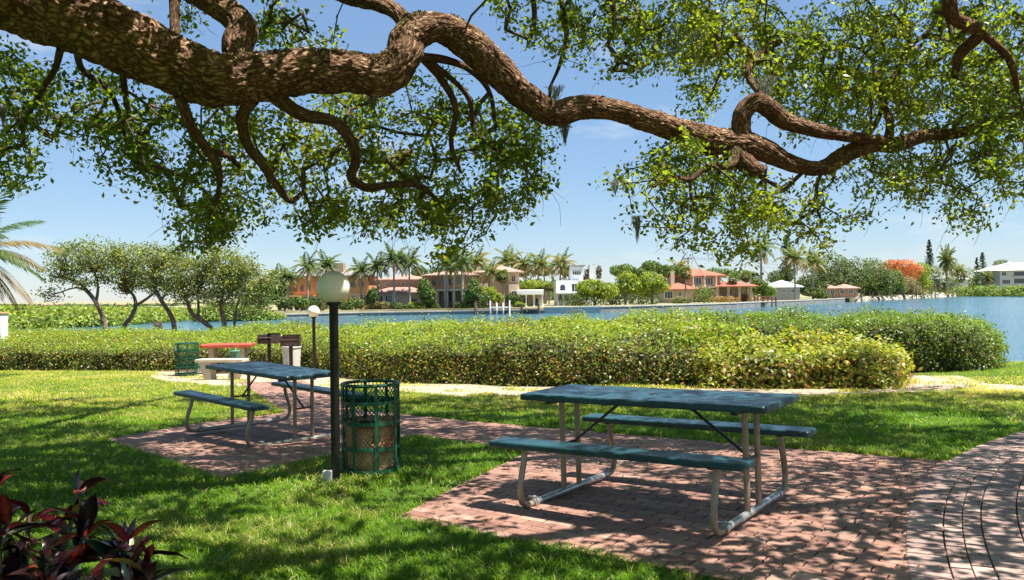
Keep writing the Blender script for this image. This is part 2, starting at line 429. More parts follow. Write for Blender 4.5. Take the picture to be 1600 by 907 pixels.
# ------------------------------------------------------------------ paving layout (world polygons)
def GP(l): return [G(a, b_)[:2] for a, b_ in l]
u = Vector((math.cos(-.58), math.sin(-.58)))
p0 = Vector(G(618, 812)[:2]); p1 = Vector(G(1110, 905)[:2]); uf = (p1-p0).normalized()
pA = p0+uf*4.4
q0, q1 = [Vector(v) for v in GP([(1470, 722), (896, 674)])]
q2 = q0+(q0-q1)*1.2
nearpad = [tuple(p0), tuple(pA), (7.6, 2.0), tuple(q2), tuple(q1)]
path_poly = GP([(640, 650), (905, 675), (860, 713), (640, 681)])
pad2 = GP([(163, 688), (345, 750), (525, 713), (652, 682), (645, 650), (560, 642), (447, 646), (300, 664)])
grillpath = GP([(375, 598), (475, 596), (565, 643), (447, 648)])
# arc walkway: circle through three points
a1, a2, a3 = [Vector(G(*p)[:2]) for p in ((1420, 905), (1462, 738), (1600, 676))]
def circ(a, b_, c):
    A = np.array([[b_.x-a.x, b_.y-a.y], [c.x-a.x, c.y-a.y]])*2
    B = np.array([b_.x**2-a.x**2+b_.y**2-a.y**2, c.x**2-a.x**2+c.y**2-a.y**2])
    s_ = np.linalg.solve(A, B); return s_[0], s_[1], math.hypot(a.x-s_[0], a.y-s_[1])
CX, CY, CR = circ(a1, a2, a3)
print('arc', CX, CY, CR)
def on_walk(X, Y): return (X-CX)**2+(Y-CY)**2 < CR**2
def on_pave(X, Y):
    r = on_walk(X, Y) & (Y < 14)
    for p in (nearpad, path_poly, pad2, grillpath): r |= inpoly(X, Y, p)
    return r
sand_polys = [GP([(250, 581), (345, 583), (420, 590), (520, 588), (600, 588), (700, 592), (830, 602), (960, 606), (1080, 608), (1080, 622), (900, 618), (830, 618), (730, 622), (640, 613), (560, 606), (430, 606), (340, 603), (270, 597), (230, 590)]),
              GP([(1080, 606), (1200, 607), (1300, 604), (1400, 598), (1420, 588), (1500, 588), (1545, 600), (1620, 604), (1620, 613), (1450, 611), (1300, 619), (1180, 622), (1080, 619)])]
mulch_poly = GP([(-400, 575), (0, 578), (300, 582), (520, 588), (650, 596), (800, 600), (950, 600), (1420, 603), (1430, 585), (1560, 578), (1560, 570), (-400, 566)])

# ------------------------------------------------------------------ terrain
def terrain():
    xs = np.concatenate([np.array([-3000, -900, -300, -120, -60, -35, -22]), np.arange(-17, 17.01, .12), np.array([22, 35, 60, 120, 300, 900, 3000])])
    ys = np.concatenate([np.array([-600, -120, -40, -15, -5, 0, 2]), np.arange(3, 31, .12), np.arange(31.5, 40, 1.), np.array([45, 60, 120, 400, 1200, 6000])])
    XX, YY = np.meshgrid(xs, ys); X = XX.ravel(); Y = YY.ravel()
    Z = gh(X, np.maximum(Y, -50))
    rough = (vnoise(np.stack([X*.9, Y*.9, X*0], 1), 3)-.5)*.03
    pav = on_pave(X, Y)
    Z = Z+np.where(pav, -.006, rough*np.clip((Y-9)/4, 0, 1))
    C = np.zeros((len(X), 3))
    for p in sand_polys: C[inpoly(X, Y, p), 0] = 1
    C[inpoly(X, Y, mulch_poly), 1] = 1
    C[(Y > 29), 1] = .8
    C[pav, 1] = 1; C[pav, 0] = 0
    nx = len(xs); ny = len(ys)
    i = np.arange(nx*ny).reshape(ny, nx)
    Q = np.stack([i[:-1, :-1], i[:-1, 1:], i[1:, 1:], i[1:, :-1]], -1).reshape(-1, 4)
    tag(fast('ground', np.stack([X, Y, Z], 1), Q, mat=M['ground'], C=C, smooth=True), 'park ground of soil and sand sloping down to the bay', kind='structure')
terrain()
# water sheet
tag(fast('water', [(-4000, 24, WZ), (4000, 24, WZ), (4000, 6000, WZ), (-4000, 6000, WZ)], [(0, 1, 2, 3)], mat=M['water']), 'blue rippled bay water', kind='structure')

# ------------------------------------------------------------------ pavers
def clip(poly, cp):
    out = list(poly)
    n = len(cp)
    for i in range(n):
        a = cp[i]; b_ = cp[(i+1) % n]
        def side(p): return (b_[0]-a[0])*(p[1]-a[1])-(b_[1]-a[1])*(p[0]-a[0])
        inp = out; out = []
        for k in range(len(inp)):
            p = inp[k]; q = inp[(k+1) % len(inp)]
            sp_, sq = side(p), side(q)
            if sp_ >= 0: out.append(p)
            if (sp_ >= 0) != (sq >= 0):
                t = sp_/(sp_-sq); out.append((p[0]+(q[0]-p[0])*t, p[1]+(q[1]-p[1])*t))
        if len(out) < 3: return None
    return out
def area(p): return .5*sum(p[i][0]*p[(i+1) % len(p)][1]-p[(i+1) % len(p)][0]*p[i][1] for i in range(len(p)))
def ccw(p): return p if area(p) > 0 else p[::-1]
def add_brick(mb, poly, top):
    poly = ccw(poly)
    q = [poly[0]]
    for p in poly[1:]:
        if math.hypot(p[0]-q[-1][0], p[1]-q[-1][1]) > .006: q.append(p)
    if len(q) > 2 and math.hypot(q[0][0]-q[-1][0], q[0][1]-q[-1][1]) < .006: q.pop()
    if len(q) < 3 or area(q) < .0012: return
    n = len(q); cx = sum(p[0] for p in q)/n; cy = sum(p[1] for p in q)/n
    c = (.5+.5*random.uniform(-1, 1)*random.random()**.4, random.random(), 0)
    top = top+random.uniform(-.0009, .0009)
    def ring(d, z):
        r_ = []
        for p in q:
            dx, dy = cx-p[0], cy-p[1]; l = math.hypot(dx, dy)
            x, y = p[0]+dx/l*d*1.35, p[1]+dy/l*d*1.35
            r_.append((x, y, float(gh(x, y))+z))
        return r_
    vs = ring(.0046, -.03)+ring(.0046, top-.003)+ring(.0078, top)
    fs = [tuple(range(2*n, 3*n))]
    for k in range(2):
        for i in range(n):
            j = (i+1) % n; fs.append((k*n+i, k*n+j, (k+1)*n+j, (k+1)*n+i))
    mb.add(vs, fs, c)
def pave(poly, ang, top, L=.205, W=.103, skip=None, border=None):
    mb = MB(); poly = ccw(poly)
    ca, sa = math.cos(ang), math.sin(ang)
    loc = [(p[0]*ca+p[1]*sa, -p[0]*sa+p[1]*ca) for p in poly]
    a0 = min(p[0] for p in loc); a1_ = max(p[0] for p in loc); b0 = min(p[1] for p in loc); b1 = max(p[1] for p in loc)
    r_ = 0; y = b0
    while y < b1:
        x = a0-L+(L/2 if r_ % 2 else 0)+random.uniform(-.006, .006)
        while x < a1_:
            q = [(x, y), (x+L, y), (x+L, y+W), (x, y+W)]
            w = [(p[0]*ca-p[1]*sa, p[0]*sa+p[1]*ca) for p in q]
            cx = sum(p[0] for p in w)/4; cy = sum(p[1] for p in w)/4
            if not (skip and skip(cx, cy)) and cy > 2.8 and abs(cx) < cy*.75+.8:
                c = clip(w, poly)
                if c: add_brick(mb, c, top)
            x += L
        y += W; r_ += 1
    return mb
ang_f = math.atan2(uf.y, uf.x)
tag(pave(nearpad, ang_f, .014, skip=lambda x, y: (x-CX)**2+(y-CY)**2 < (CR-.14)**2).build('brick_patio', M['brick']), 'red brick patio under the near picnic table', kind='structure')
pd = Vector(path_poly[1])-Vector(path_poly[0])
tag(pave(path_poly, math.atan2(pd.y, pd.x), .010).build('brick_path', M['brick']), 'red brick path joining the two patios', kind='structure')
tag(pave(pad2, math.atan2(pad2[1][1]-pad2[0][1], pad2[1][0]-pad2[0][0]), .012).build('brick_patio', M['brick']), 'red brick patio under the far picnic table', kind='structure')
pg = Vector(grillpath[3])-Vector(grillpath[0])
tag(pave(grillpath, math.atan2(pg.y, pg.x), .009).build('brick_path', M['brick']), 'brick path leading to the barbecue grills', kind='structure')
def walkway():
    mb = MB(); R_ = CR; k = 0
    widths = [.205]+[.103]*2+[.205]+[.103]*60
    for wd in widths:
        r0, r1 = R_-wd, R_
        L = .105 if wd > .15 else .207
        n = int(2*PI*R_/L); off = random.random()
        for i in range(n):
            t0 = 2*PI*(i+off)/n+.007/R_; t1 = 2*PI*(i+1+off)/n-.007/R_; tm = (t0+t1)/2
            x = CX+math.cos(tm)*(r0+r1)/2; y = CY+math.sin(tm)*(r0+r1)/2
            if 2.8 < y < 14.5 and x < y*.68+.6 and x > 0:
                add_brick(mb, [(CX+math.cos(t)*r, CY+math.sin(t)*r) for r, t in ((r0, t0), (r1, t0), (r1, t1), (r0, t1))], .021)
        R_ -= wd
    return mb
tag(walkway().build('curved_walkway', M['brick2']), 'curved mauve brick walkway', kind='structure')

# ------------------------------------------------------------------ grass
def grass():
    Vs = []; Cs = []; cnt = 0
    Q = []; T = []
    zones = [(4.0, 6.2, 9000, .0055, .062), (6.2, 9.5, 5200, .0075, .062), (9.5, 14.5, 2600, .011, .06), (14.5, 24.8, 750, .018, .055)]
    for y0, y1, dens, wd, ln in zones:
        x1 = y1*.62+.4
        n = int(dens*(y1-y0)*2*x1)
        X = RG.uniform(-x1, x1, n); Y = RG.uniform(y0, y1, n)
        k = np.abs(X) < Y*.62+.3
        X, Y = X[k], Y[k]
        ex = RG.normal(0, .016, len(X)); ey = RG.normal(0, .016, len(X))
        k = ~on_pave(X+ex, Y+ey); X, Y = X[k], Y[k]
        pn = vnoise(np.stack([X*2.1, Y*2.1, X*0], 1), 5); pn2 = vnoise(np.stack([X*.6, Y*.6, X*0+3], 1), 6)
        keep = np.ones(len(X))
        for p in sand_polys: keep = np.where(inpoly(X, Y, p), .04+.5*(pn > .62), keep)
        keep = np.where(inpoly(X, Y, mulch_poly), .03, keep)
        keep = keep*np.where(pn < .26, .4, 1)
        dry = np.clip((Y-10.8)/3, 0, 1)*np.where(X > 0, 1.15, .8)
        dry = np.where((X > 7) & (Y > 17), .2, dry)
        keep = keep*(1-.25*dry)
        k = RG.random(len(X)) < keep
        X, Y, pn, pn2, dry = X[k], Y[k], pn[k], pn2[k], dry[k]
        n = len(X)
        Z = gh(X, Y)
        h = ln*(.55+.9*RG.random(n))*(.75+.6*pn); 
        a = RG.uniform(0, 2*PI, n); lean = .35+.9*RG.random(n)
        wv = np.stack([np.cos(a+RG.uniform(.9, 2.2, n)), np.sin(a+1.57), np.zeros(n)], 1)*(wd*(.6+.8*RG.random(n)))[:, None]*.5
        d = np.stack([np.cos(a)*lean, np.sin(a)*lean, np.ones(n)], 1); d = unit(d)
        B = np.stack([X, Y, Z-.004], 1)
        mid = B+d*(h*.55)[:, None]; d2 = unit(d+np.stack([np.cos(a)*.8, np.sin(a)*.8, -.4*np.ones(n)], 1))
        tip = mid+d2*(h*.55)[:, None]
        V = np.stack([B-wv, B+wv, mid+wv*.85, mid-wv*.85, tip], 1).reshape(-1, 3)
        g1 = np.array([.065, .15, .009]); g2 = np.array([.145, .25, .016]); g3 = np.array([.32, .30, .10]); g4 = np.array([.42, .33, .17])
        t = (RG.random(n)*.6+pn2*.5)[:, None]
        C = g1*(1-t)+g2*t
        isdry = RG.random(n) < (.06+.25*(pn2 > .58)*(pn > .45)+.42*dry*(pn+.2))
        C = np.where(isdry[:, None], np.where((RG.random(n) < .4)[:, None], g4, g3), C)
        C = C*(.75+.5*RG.random((n, 1)))
        C = C*(1-dry[:, None]*.0)+dry[:, None]*np.array([.09, .055, .01])
        i = cnt+5*np.arange(n)
        Q.append(np.stack([i, i+1, i+2, i+3], 1)); T.append(np.stack([i+3, i+2, i+4], 1))
        Vs.append(V); Cs.append(rep(C, 5)); cnt += 5*n
    print('blades', cnt//5)
    o = fast('grass', np.concatenate(Vs), np.concatenate(Q), np.concatenate(T), M['grass'], C=np.concatenate(Cs))
    tag(o, 'mown green lawn grass around the patios', 'grass', kind='stuff')
grass()

# fallen oak leaves on pavers: litter
def litter():
    n = 2600
    Y = RG.uniform(4.4, 14, n); X = RG.uniform(-1, 1, n)*Y*.6
    k = on_pave(X, Y) | (RG.random(n) < .5); X, Y = X[k], Y[k]; n = len(X)
    P = np.stack([X, Y, gh(X, Y)+.024], 1)
    V, Q = leafcloud(P, .035, .016, nrm=np.tile([0, 0, 1.], (n, 1)), spread=.5)
    tag(fast('fallen_leaves', V, Q, mat=M['hleaf'], C=rep(mixcols([(.16, .09, .04), (.25, .16, .07), (.09, .06, .03)], n), 4)), 'small dry fallen oak leaves scattered over paving and lawn', 'leaves', kind='stuff')
litter()

# ------------------------------------------------------------------ picnic tables
def make_table(loc, rz, label, grp, tilt):
    t = thing('picnic_table', loc, label, 'picnic table', grp); t.rotation_euler = (tilt[1], -tilt[0], rz)
    L, W, H = 1.80, .69, .752
    mb = MB()
    a, w = L/2, W/2
    mb.slab([(-a, -w), (a, -w), (a, w), (-a, w)], H-.045, H, .008, .035)
    top = mb.build('tabletop', M['green'], t, True)
    rm = MB(); rm.lathe([(.0, H+.001), (.021, H+.001), (.024, H+.004), (.028, H+.004), (.030, H+.0005)], 20)
    rm.build('umbrella_hole', M['black'], top)
    for s in (-1, 1):
        mb = MB(); c = s*.625
        mb.slab([(-a, c-.105), (a, c-.105), (a, c+.105), (-a, c+.105)], .432, .474, .008, .03)
        mb.build('bench_seat', M['green'], t, True)
    fs, pp = .685, .107
    for s in (-1, 1):
        x = s*fs
        prof = []
        half = [(-.600, .432), (-.598, .40), (-.612, .33), (-.640, .25), (-.662, .17), (-.664, .11), (-.648, .062), (-.610, .033), (-.56, .026), (-.50, .026)]
        P = [(x, q[0], q[1]) for q in half]; P2 = [(x, -q[0], q[1]) for q in half]
        mb = MB(); mb.tube(P, .0215, 12); mb.build('leg', M['tan'], t, True)
        mb = MB(); mb.tube(P2, .0215, 12); mb.build('leg', M['tan'], t, True)
        mb = MB(); mb.tube([(x, -.51, .028), (x, .51, .028)], .0245, 12); bt = mb.build('base_tube', M['galv'], t, True)
        for q in (-.5, .5):
            mb = MB(); mb.tube([(x, q-.022, .028), (x, q+.022, .028)], .031, 12)
            mb.box(x-.008, x+.008, q-.016, q+.016, .05, .075, .003); mb.tube([(x-.045, q, .066), (x+.045, q, .066)], .006, 6)
            mb.build('clamp', M['galv'], bt, True)
        for q in (-pp, pp):
            mb = MB(); mb.tube([(x, q, .045), (x, q, H-.06)], .0205, 12); mb.build('post', M['tan'], t, True)
        mb = MB(); mb.box(x-.02, x+.02, -.30, .30, H-.072, H-.046, .003); mb.build('top_bracket', M['brace'], t)
        for q in (-.7, .55): mb = MB(); mb.box(x-.02, x+.02, q, q+.15, .420, .4315, .003); mb.build('bench_bracket', M['brace'], t)
        mb = MB()
        mb.tube([(x-s*.01, pp*.2, .36), (x-s*.06, pp*.1, .40), (x-s*.40, 0, .66), (x-s*.47, 0, .703)], .0105, 6)
        mb.tube([(x, -pp, .37), (x, pp, .37)], .010, 6)
        mb.build('brace', M['brace'], t)
    mb = MB(); mb.tube([(.03*math.cos(k*.6)-.02, 0, H-.068+.022*math.sin(k*.6)) for k in range(11)], .004, 6); mb.build('hook_ring', M['brace'], t)
    return t
make_table((.983, 5.90, .012), -.614, 'dark green picnic table in the foreground with bench seats and tan tube legs', 'green picnic tables with tube frames', (.012, .010))
make_table((-2.772, 9.70, float(gh(-2.772, 9.70))+.014), -.768, 'smaller looking dark green picnic table behind the black globe lamp post', 'green picnic tables with tube frames', (-.022, .002))

# ------------------------------------------------------------------ lamps
def lamp(loc, h, label, box=True):
    t = thing('globe_lamp', loc, label, 'lamp post', 'globe lamps on black posts')
    mb = MB(); mb.lathe([(.036, -.02), (.036, h-.16), (.040, h-.15), (.040, h-.13)], 20); mb.build('post', M['black'], t, True)
    mb = MB(); mb.lathe([(.045, h-.145), (.058, h-.14), (.060, h-.125), (.050, h-.11)], 24); mb.build('globe_collar', M['black'], t, True)
    r = .131; pr = []
    for k in range(25):
        a = -PI/2+.38+(PI-.38)*k/24
        pr.append((max(0, r*math.cos(a)), h+r*math.sin(a)))
    mb = MB(); mb.lathe(pr, 40); mb.build('globe', M['globe'], t, True)
    return t
x, y, z = G(525, 756)
lamp((x, y, z), ZP(522, 449, y)-z, 'large black lamp post with a white globe beside the green trash can')
mb = MB(); mb.box(-.035, .035, -.022, .022, -.01, .118, .006); bx = mb.build('outlet_box', M['greybox'], None, loc=(x-.055, y-.06, z))
tag(bx, 'small grey outlet box at the foot of the large lamp post', 'outlet box')
x, y, z = G(491.5, 594)
lamp((x, y, z), ZP(491.5, 487, y)-z, 'distant lamp post with small white globe standing before the hedge')

# ------------------------------------------------------------------ mesh trash cans
def trash_can(loc, label, bag=True, R=.238, Hh=.775):
    t = thing('trash_can', loc, label, 'trash can', 'green wire mesh trash cans')
    mb = MB()
    nA, nZ = 44, 17
    z0, z1 = .03, Hh
    for sgn in (1, -1):
        for k in range(nA):
            a0 = 2*PI*k/nA
            P = [(R*math.cos(a0+sgn*2*PI/nA*.5*j), R*math.sin(a0+sgn*2*PI/nA*.5*j), z0+(z1-z0)*j/(nZ*2)) for j in range(nZ*2+1)]
            mb.tube(P, .0027, 3, caps=False)
    mb.build('wire_mesh', M['cang'], t)
    def band(z, hh, rr, name):
        b_ = MB(); n = 48
        b_.lathe([(rr-.004, z), (rr+.004, z), (rr+.004, z+hh), (rr-.004, z+hh), (rr-.004, z)], n); return b_.build(name, M['cang'], t, True)
    b_ = MB(); b_.tube([((R+.006)*math.cos(2*PI*k/48), (R+.006)*math.sin(2*PI*k/48), Hh) for k in range(48)], .014, 8, closed=True); b_.build('rim', M['cang'], t, True)
    for zz in (.035, .22, .43, .60): band(zz, .028, R+.005, 'hoop')
    for k in range(8):
        a = 2*PI*k/8+.35; b_ = MB(); c, s = math.cos(a), math.sin(a)
        pts = []
        for rr in (R+.009, R+.015):
            for sg in (-1, 1):
                pts.append((rr*c-sg*.015*s, rr*s+sg*.015*c))
        v = [(p[0], p[1], zz) for zz in (.0, Hh) for p in pts]
        b_.add(v, [(0, 1, 3, 2), (4, 6, 7, 5), (0, 4, 5, 1), (1, 5, 7, 3), (3, 7, 6, 2), (2, 6, 4, 0)]); b_.build('upright', M['cang'], t)
    b_ = MB(); b_.lathe([(.0, .04), (R-.004, .04), (R-.004, .046), (0, .046)], 32); b_.build('floor', M['cang'], t)
    if bag:
        b_ = MB(); n = 40
        prof = [(.17, .05), (.195, .08), (.2, .2), (.208, .36), (.205, .42), (.17, .45), (.12, .43), (.0, .39)]
        vs = []; fs = []
        for i, (r, z) in enumerate(prof):
            for k in range(n):
                a = 2*PI*k/n; q = 1+.10*mnoise.noise(Vector((math.cos(a)*2.5, math.sin(a)*2.5, z*9)))+.05*mnoise.noise(Vector((math.cos(a)*8, math.sin(a)*8, z*20)))
                vs.append((r*q*math.cos(a), r*q*math.sin(a), z+.05*mnoise.noise(Vector((a*2, z*3, 1)))))
        for i in range(len(prof)-1):
            for k in range(n):
                k2 = (k+1) % n; fs.append((i*n+k, i*n+k2, (i+1)*n+k2, (i+1)*n+k))
        b_.add(vs, fs); g_ = b_.build('trash_bag', M['rustbag'], None, True, loc=loc); tag(g_, 'crumpled brown paper bag inside the near green trash can', 'trash bag')
    return t
x, y, z = G(579, 742)
trash_can((x, y+.05, z), 'green wire mesh trash can beside the large lamp post', R=.232, Hh=.76)
x, y, z = G(290, 588)
trash_can((x, y+.1, z), 'distant green wire mesh trash can left of the concrete bench', False, R=.27, Hh=.80)

# small green basket bin with white hoop
x, y, z = G(371, 578)
t = thing('wire_bin', (x, y, z), 'small green wire bin with a white hoop behind the concrete bench', 'bin')
mb = MB(); mb.lathe([(.19, .02), (.2, .5), (.205, .52), (.195, .52)], 20); mb.build('basket', plain('pale_green_mesh', (.12, .30, .20), .5, var=.6, scale=30), t, True)
mb = MB(); mb.tube([(.05+.1*math.cos(k*PI/8), .0, .52+.17*math.sin(k*PI/8)) for k in range(9)], .014, 6); mb.build('hoop', M['white'], t, True)

# concrete bench and red topped table
x, y, z = G(345, 594)
t = thing('concrete_bench', (x, y+.1, z), 'pale concrete bench with slanted legs beside the distant trash can', 'bench', rz=-.12)
mb = MB(); mb.box(-.56, .56, -.19, .19, .40, .47, .012); mb.build('seat', M['conc'], t)
for s in (-1, 1):
    mb = MB()
    pf = [(s*.20, .0), (s*.36, .0), (s*.50, .40), (s*.24, .40)]
    if s < 0: pf = pf[::-1]
    vs = [(px_, yy, pz) for yy in (-.14, .14) for px_, pz in pf]
    mb.add(vs, [(0, 1, 2, 3), (7, 6, 5, 4), (0, 4, 5, 1), (1, 5, 6, 2), (2, 6, 7, 3), (3, 7, 4, 0)]); mb.build('leg', M['conc'], t)
x, y, z = G(350, 585)
t = thing('concrete_table', (x, y+.35, z), 'red topped concrete picnic table behind the concrete bench', 'table', rz=.12)
mb = MB(); mb.slab([(-.62, -.36), (.62, -.36), (.62, .36), (-.62, .36)], .66, .745, .012, .04); mb.build('tabletop', M['redtop'], t)
for s in (-1, 1):
    mb = MB(); mb.box(s*.38-.06, s*.38+.06, -.22, .22, 0, .66, .01); mb.build('leg', M['conc'], t)

# grills and white bin
def grill(px, pyb, boxy, label, rz, w=.46):
    x, y, z = G(px, pyb)
    ht = ZP(px, boxy, y)-z
    t = thing('barbecue_grill', (x, y, z), label, 'grill', 'park barbecue grills on posts', rz)
    mb = MB(); mb.tube([(0, 0, -.02), (0, 0, ht)], .045, 10); mb.build('post', M['rust'], t, True)
    mb = MB(); d = .36; a = w/2; h = .23; th = .008
    mb.box(-a, a, -d/2, d/2, ht, ht+.012)
    mb.box(-a, -a+th, -d/2, d/2, ht+.012, ht+h); mb.box(a-th, a, -d/2, d/2, ht+.012, ht+h); mb.box(-a+th, a-th, d/2-th, d/2, ht+.012, ht+h+.03)
    mb.box(-a+th, a-th, -d/2, -d/2+th, ht+.012, ht+.09); mb.build('firebox', M['rust'], t)
    mb = MB()
    for k in range(11): mb.tube([(-a+.03+k*(w-.06)/10, -d/2+.02, ht+.15), (-a+.03+k*(w-.06)/10, d/2-.02, ht+.15)], .006, 5)
    mb.tube([(-a+.02, -d/2+.02, ht+.15), (a-.02, -d/2+.02, ht+.15)], .008, 5)
    for s in (-1, 1): mb.tube([(s*.12, -d/2, ht+.15), (s*.12, -d/2-.14, ht+.15)], .01, 6)
    mb.build('grate', M['rust'], t)
    return t
grill(421, 582, 537, 'rusty barbecue grill on a post, the one turned left', -.5)
grill(455, 590, 541, 'rusty barbecue grill on a post standing before the white bin', .12, .43)
x, y, z = G(449, 584)
mb = MB(); n = 36
vs = []; fs = []
prof = [(.20, 0), (.235, .62), (.25, .63), (.25, .66), (.235, .66), (.225, .60)]
for r, zz in prof:
    for k in range(n*2):
        a = PI*k/n; q = r*(1+(.02 if k % 4 < 2 and zz < .61 else 0)); vs.append((q*math.cos(a), q*math.sin(a), zz))
for i in range(len(prof)-1):
    for k in range(n*2):
        k2 = (k+1) % (n*2); fs.append((i*n*2+k, i*n*2+k2, (i+1)*n*2+k2, (i+1)*n*2+k))
mb.add(vs, fs)
tag(mb.build('ribbed_bin', M['binw'], None, loc=(x+.02, y+.35, z)), 'white ribbed bin behind the two barbecue grills', 'bin')

# ------------------------------------------------------------------ hedges
def hedge(stations, name, label, cols, wts, dens, leaf, seed, topcols=None, shrub=False, endl=True, endr=True):
    """stations: (px, base_py, fronttop_py, backtop_py, depth)"""
    S = np.array(stations, float); n = 160
    pxs = np.linspace(S[0, 0], S[-1, 0], n)
    cols_ = [np.interp(pxs, S[:, 0], S[:, k]) for k in range(1, 5)]
    K = 26
    rows = []
    for i, p in enumerate(pxs):
        x, y, z = G(p, cols_[0][i]); dep = cols_[3][i]
        zt = ZP(p, cols_[1][i], y); zb = ZP(p, cols_[2][i], y+dep)
        e = 1.0; el = 1.0; lim = .07
        q = i/(n-1)
        if endl: e = min(e, math.sqrt(max(0, 1-(1-min(1, q/lim))**2)))
        if endr: e = min(e, math.sqrt(max(0, 1-(1-min(1, (1-q)/lim))**2)))
        ym = y+dep*.5
        prof = []
        for k in range(K):
            s = k/(K-1)
            # 0-.3 front, .3-.8 top, .8-1 back
            if s < .3: yy = y; zz = z+(zt-z)*(s/.3); 
            elif s < .8:
                f = (s-.3)/.5; yy = y+dep*f; zz = zt+(zb-zt)*f
            else: yy = y+dep; zz = zb+(z-.5-zb)*((s-.8)/.2)
            prof.append((yy, zz))
        pr = np.array(prof); pr2 = pr.copy()
        for _ in range(3): pr2[1:-1] = (pr2[:-2]+2*pr2[1:-1]+pr2[2:])/4
        pr = pr2
        yy = ym+(pr[:, 0]-ym)*max(e, .12); zz = z+(pr[:, 1]-z)*(.35+.65*e)
        rows.append(np.stack([XP(p, yy, 550), yy, zz], 1))
    P = np.array(rows)                       # n,K,3
    du = np.gradient(P, axis=0); dv = np.gradient(P, axis=1)
    nr = np.cross(du, dv); nr = nr/np.maximum(np.linalg.norm(nr, axis=2, keepdims=True), 1e-9)
    fl = P.reshape(-1, 3)
    lump = (vnoise(fl*1.3, seed)-.5)*.34+(vnoise(fl*4.0, seed+1)-.5)*.22
    fl = fl+nr.reshape(-1, 3)*lump[:, None]
    P = fl.reshape(n, K, 3)
    t = thing(name, (float(P[n//2, 0, 0]), float(P[n//2, 0, 1]), float(P[n//2, 0, 2])), label, 'shrub' if shrub else 'hedge')
    org = np.array(t.location)
    core = (P-nr*.12)
    i = np.arange(n*K).reshape(n, K)
    Q = np.stack([i[:-1, :-1], i[1:, :-1], i[1:, 1:], i[:-1, 1:]], -1).reshape(-1, 4)
    fast('twigs', core.reshape(-1, 3)-org, Q, mat=M['core'], parent=t, smooth=True)  # solid sheet behind the leaves, coloured dark as the shaded inside
    A = P[:-1, :-1]; B = P[1:, :-1]; C_ = P[1:, 1:]; D = P[:-1, 1:]
    ar = np.linalg.norm(np.cross(B-A, D-A), axis=2)
    kk = np.arange(K-1)[None, :]/(K-1)
    wgt = ar*np.where(kk > .82, .15, np.where(kk < .36, 1.5, 1.0))
    num = int(ar.sum()*dens)
    idx = RG.choice(wgt.size, num, p=(wgt/wgt.sum()).ravel()); ii, jj = np.unravel_index(idx, wgt.shape)
    a = RG.random(num)[:, None]; b_ = RG.random(num)[:, None]
    pt = (A[ii, jj]*(1-a)+B[ii, jj]*a)*(1-b_)+(D[ii, jj]*(1-a)+C_[ii, jj]*a)*b_
    nn = nr[ii, jj]
    pt = pt+nn*(RG.normal(0, .075, (num, 1))-.02)+nn*(RG.random((num, 1)) < .05)*RG.random((num, 1))*.3*(vnoise(pt*2.5, seed+3)[:, None] > .5)
    V, Qf = leafcloud(pt-org, leaf*(.6+.8*RG.random(num)), leaf*.55*(.7+.6*RG.random(num)), nrm=nn*.6+np.array([0, 0, .5]), spread=1.0)
    C = mixcols(cols, num, wts)*(.62+.85*vnoise(pt*np.array([1.3, 1.3, 2.2]), seed+9)[:, None])
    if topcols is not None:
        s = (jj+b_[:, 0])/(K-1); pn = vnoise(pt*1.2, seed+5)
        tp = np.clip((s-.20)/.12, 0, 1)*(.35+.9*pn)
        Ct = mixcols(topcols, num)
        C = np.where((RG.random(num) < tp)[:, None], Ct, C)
    fast('foliage', V, Qf, mat=M['hleaf'], parent=t, C=rep(C, 4))
    return t
GC = [(.10, .15, .02), (.22, .23, .03), (.06, .09, .02), (.30, .22, .06), (.28, .12, .05), (.13, .07, .03)]
GW = [.33, .26, .17, .12, .07, .05]
TC = [(.18, .28, .022), (.26, .34, .03), (.13, .22, .02), (.32, .33, .05)]
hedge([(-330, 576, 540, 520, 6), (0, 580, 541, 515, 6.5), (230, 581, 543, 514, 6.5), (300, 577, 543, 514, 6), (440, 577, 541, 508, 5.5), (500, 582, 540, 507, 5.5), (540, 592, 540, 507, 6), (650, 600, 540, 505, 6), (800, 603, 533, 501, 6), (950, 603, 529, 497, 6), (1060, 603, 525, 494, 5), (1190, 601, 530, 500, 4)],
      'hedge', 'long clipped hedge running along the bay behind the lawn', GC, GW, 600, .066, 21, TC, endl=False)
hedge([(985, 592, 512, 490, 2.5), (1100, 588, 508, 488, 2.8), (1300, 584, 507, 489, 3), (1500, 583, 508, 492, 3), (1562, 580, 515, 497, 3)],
      'hedge', 'taller dense green hedge block at the right end near the open water', [(.08, .13, .02), (.14, .18, .025), (.06, .09, .02), (.15, .10, .04)], [.4, .25, .25, .1], 700, .065, 31, [(.13, .21, .02), (.19, .27, .03), (.10, .16, .02)])  # leaf colours darkened to stand for weaker light behind the low block
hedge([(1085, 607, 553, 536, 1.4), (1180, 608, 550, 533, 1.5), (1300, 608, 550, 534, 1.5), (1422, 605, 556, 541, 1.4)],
      'hedge', 'low rounded hedge in front of the taller hedge block', [(.25, .26, .045), (.18, .22, .03), (.33, .27, .08), (.30, .13, .05), (.11, .13, .03)], [.34, .26, .16, .10, .14], 560, .095, 41, [(.28, .33, .045), (.22, .29, .035), (.34, .32, .06)])  # golden leaf colours partly stand in for stronger light on this block

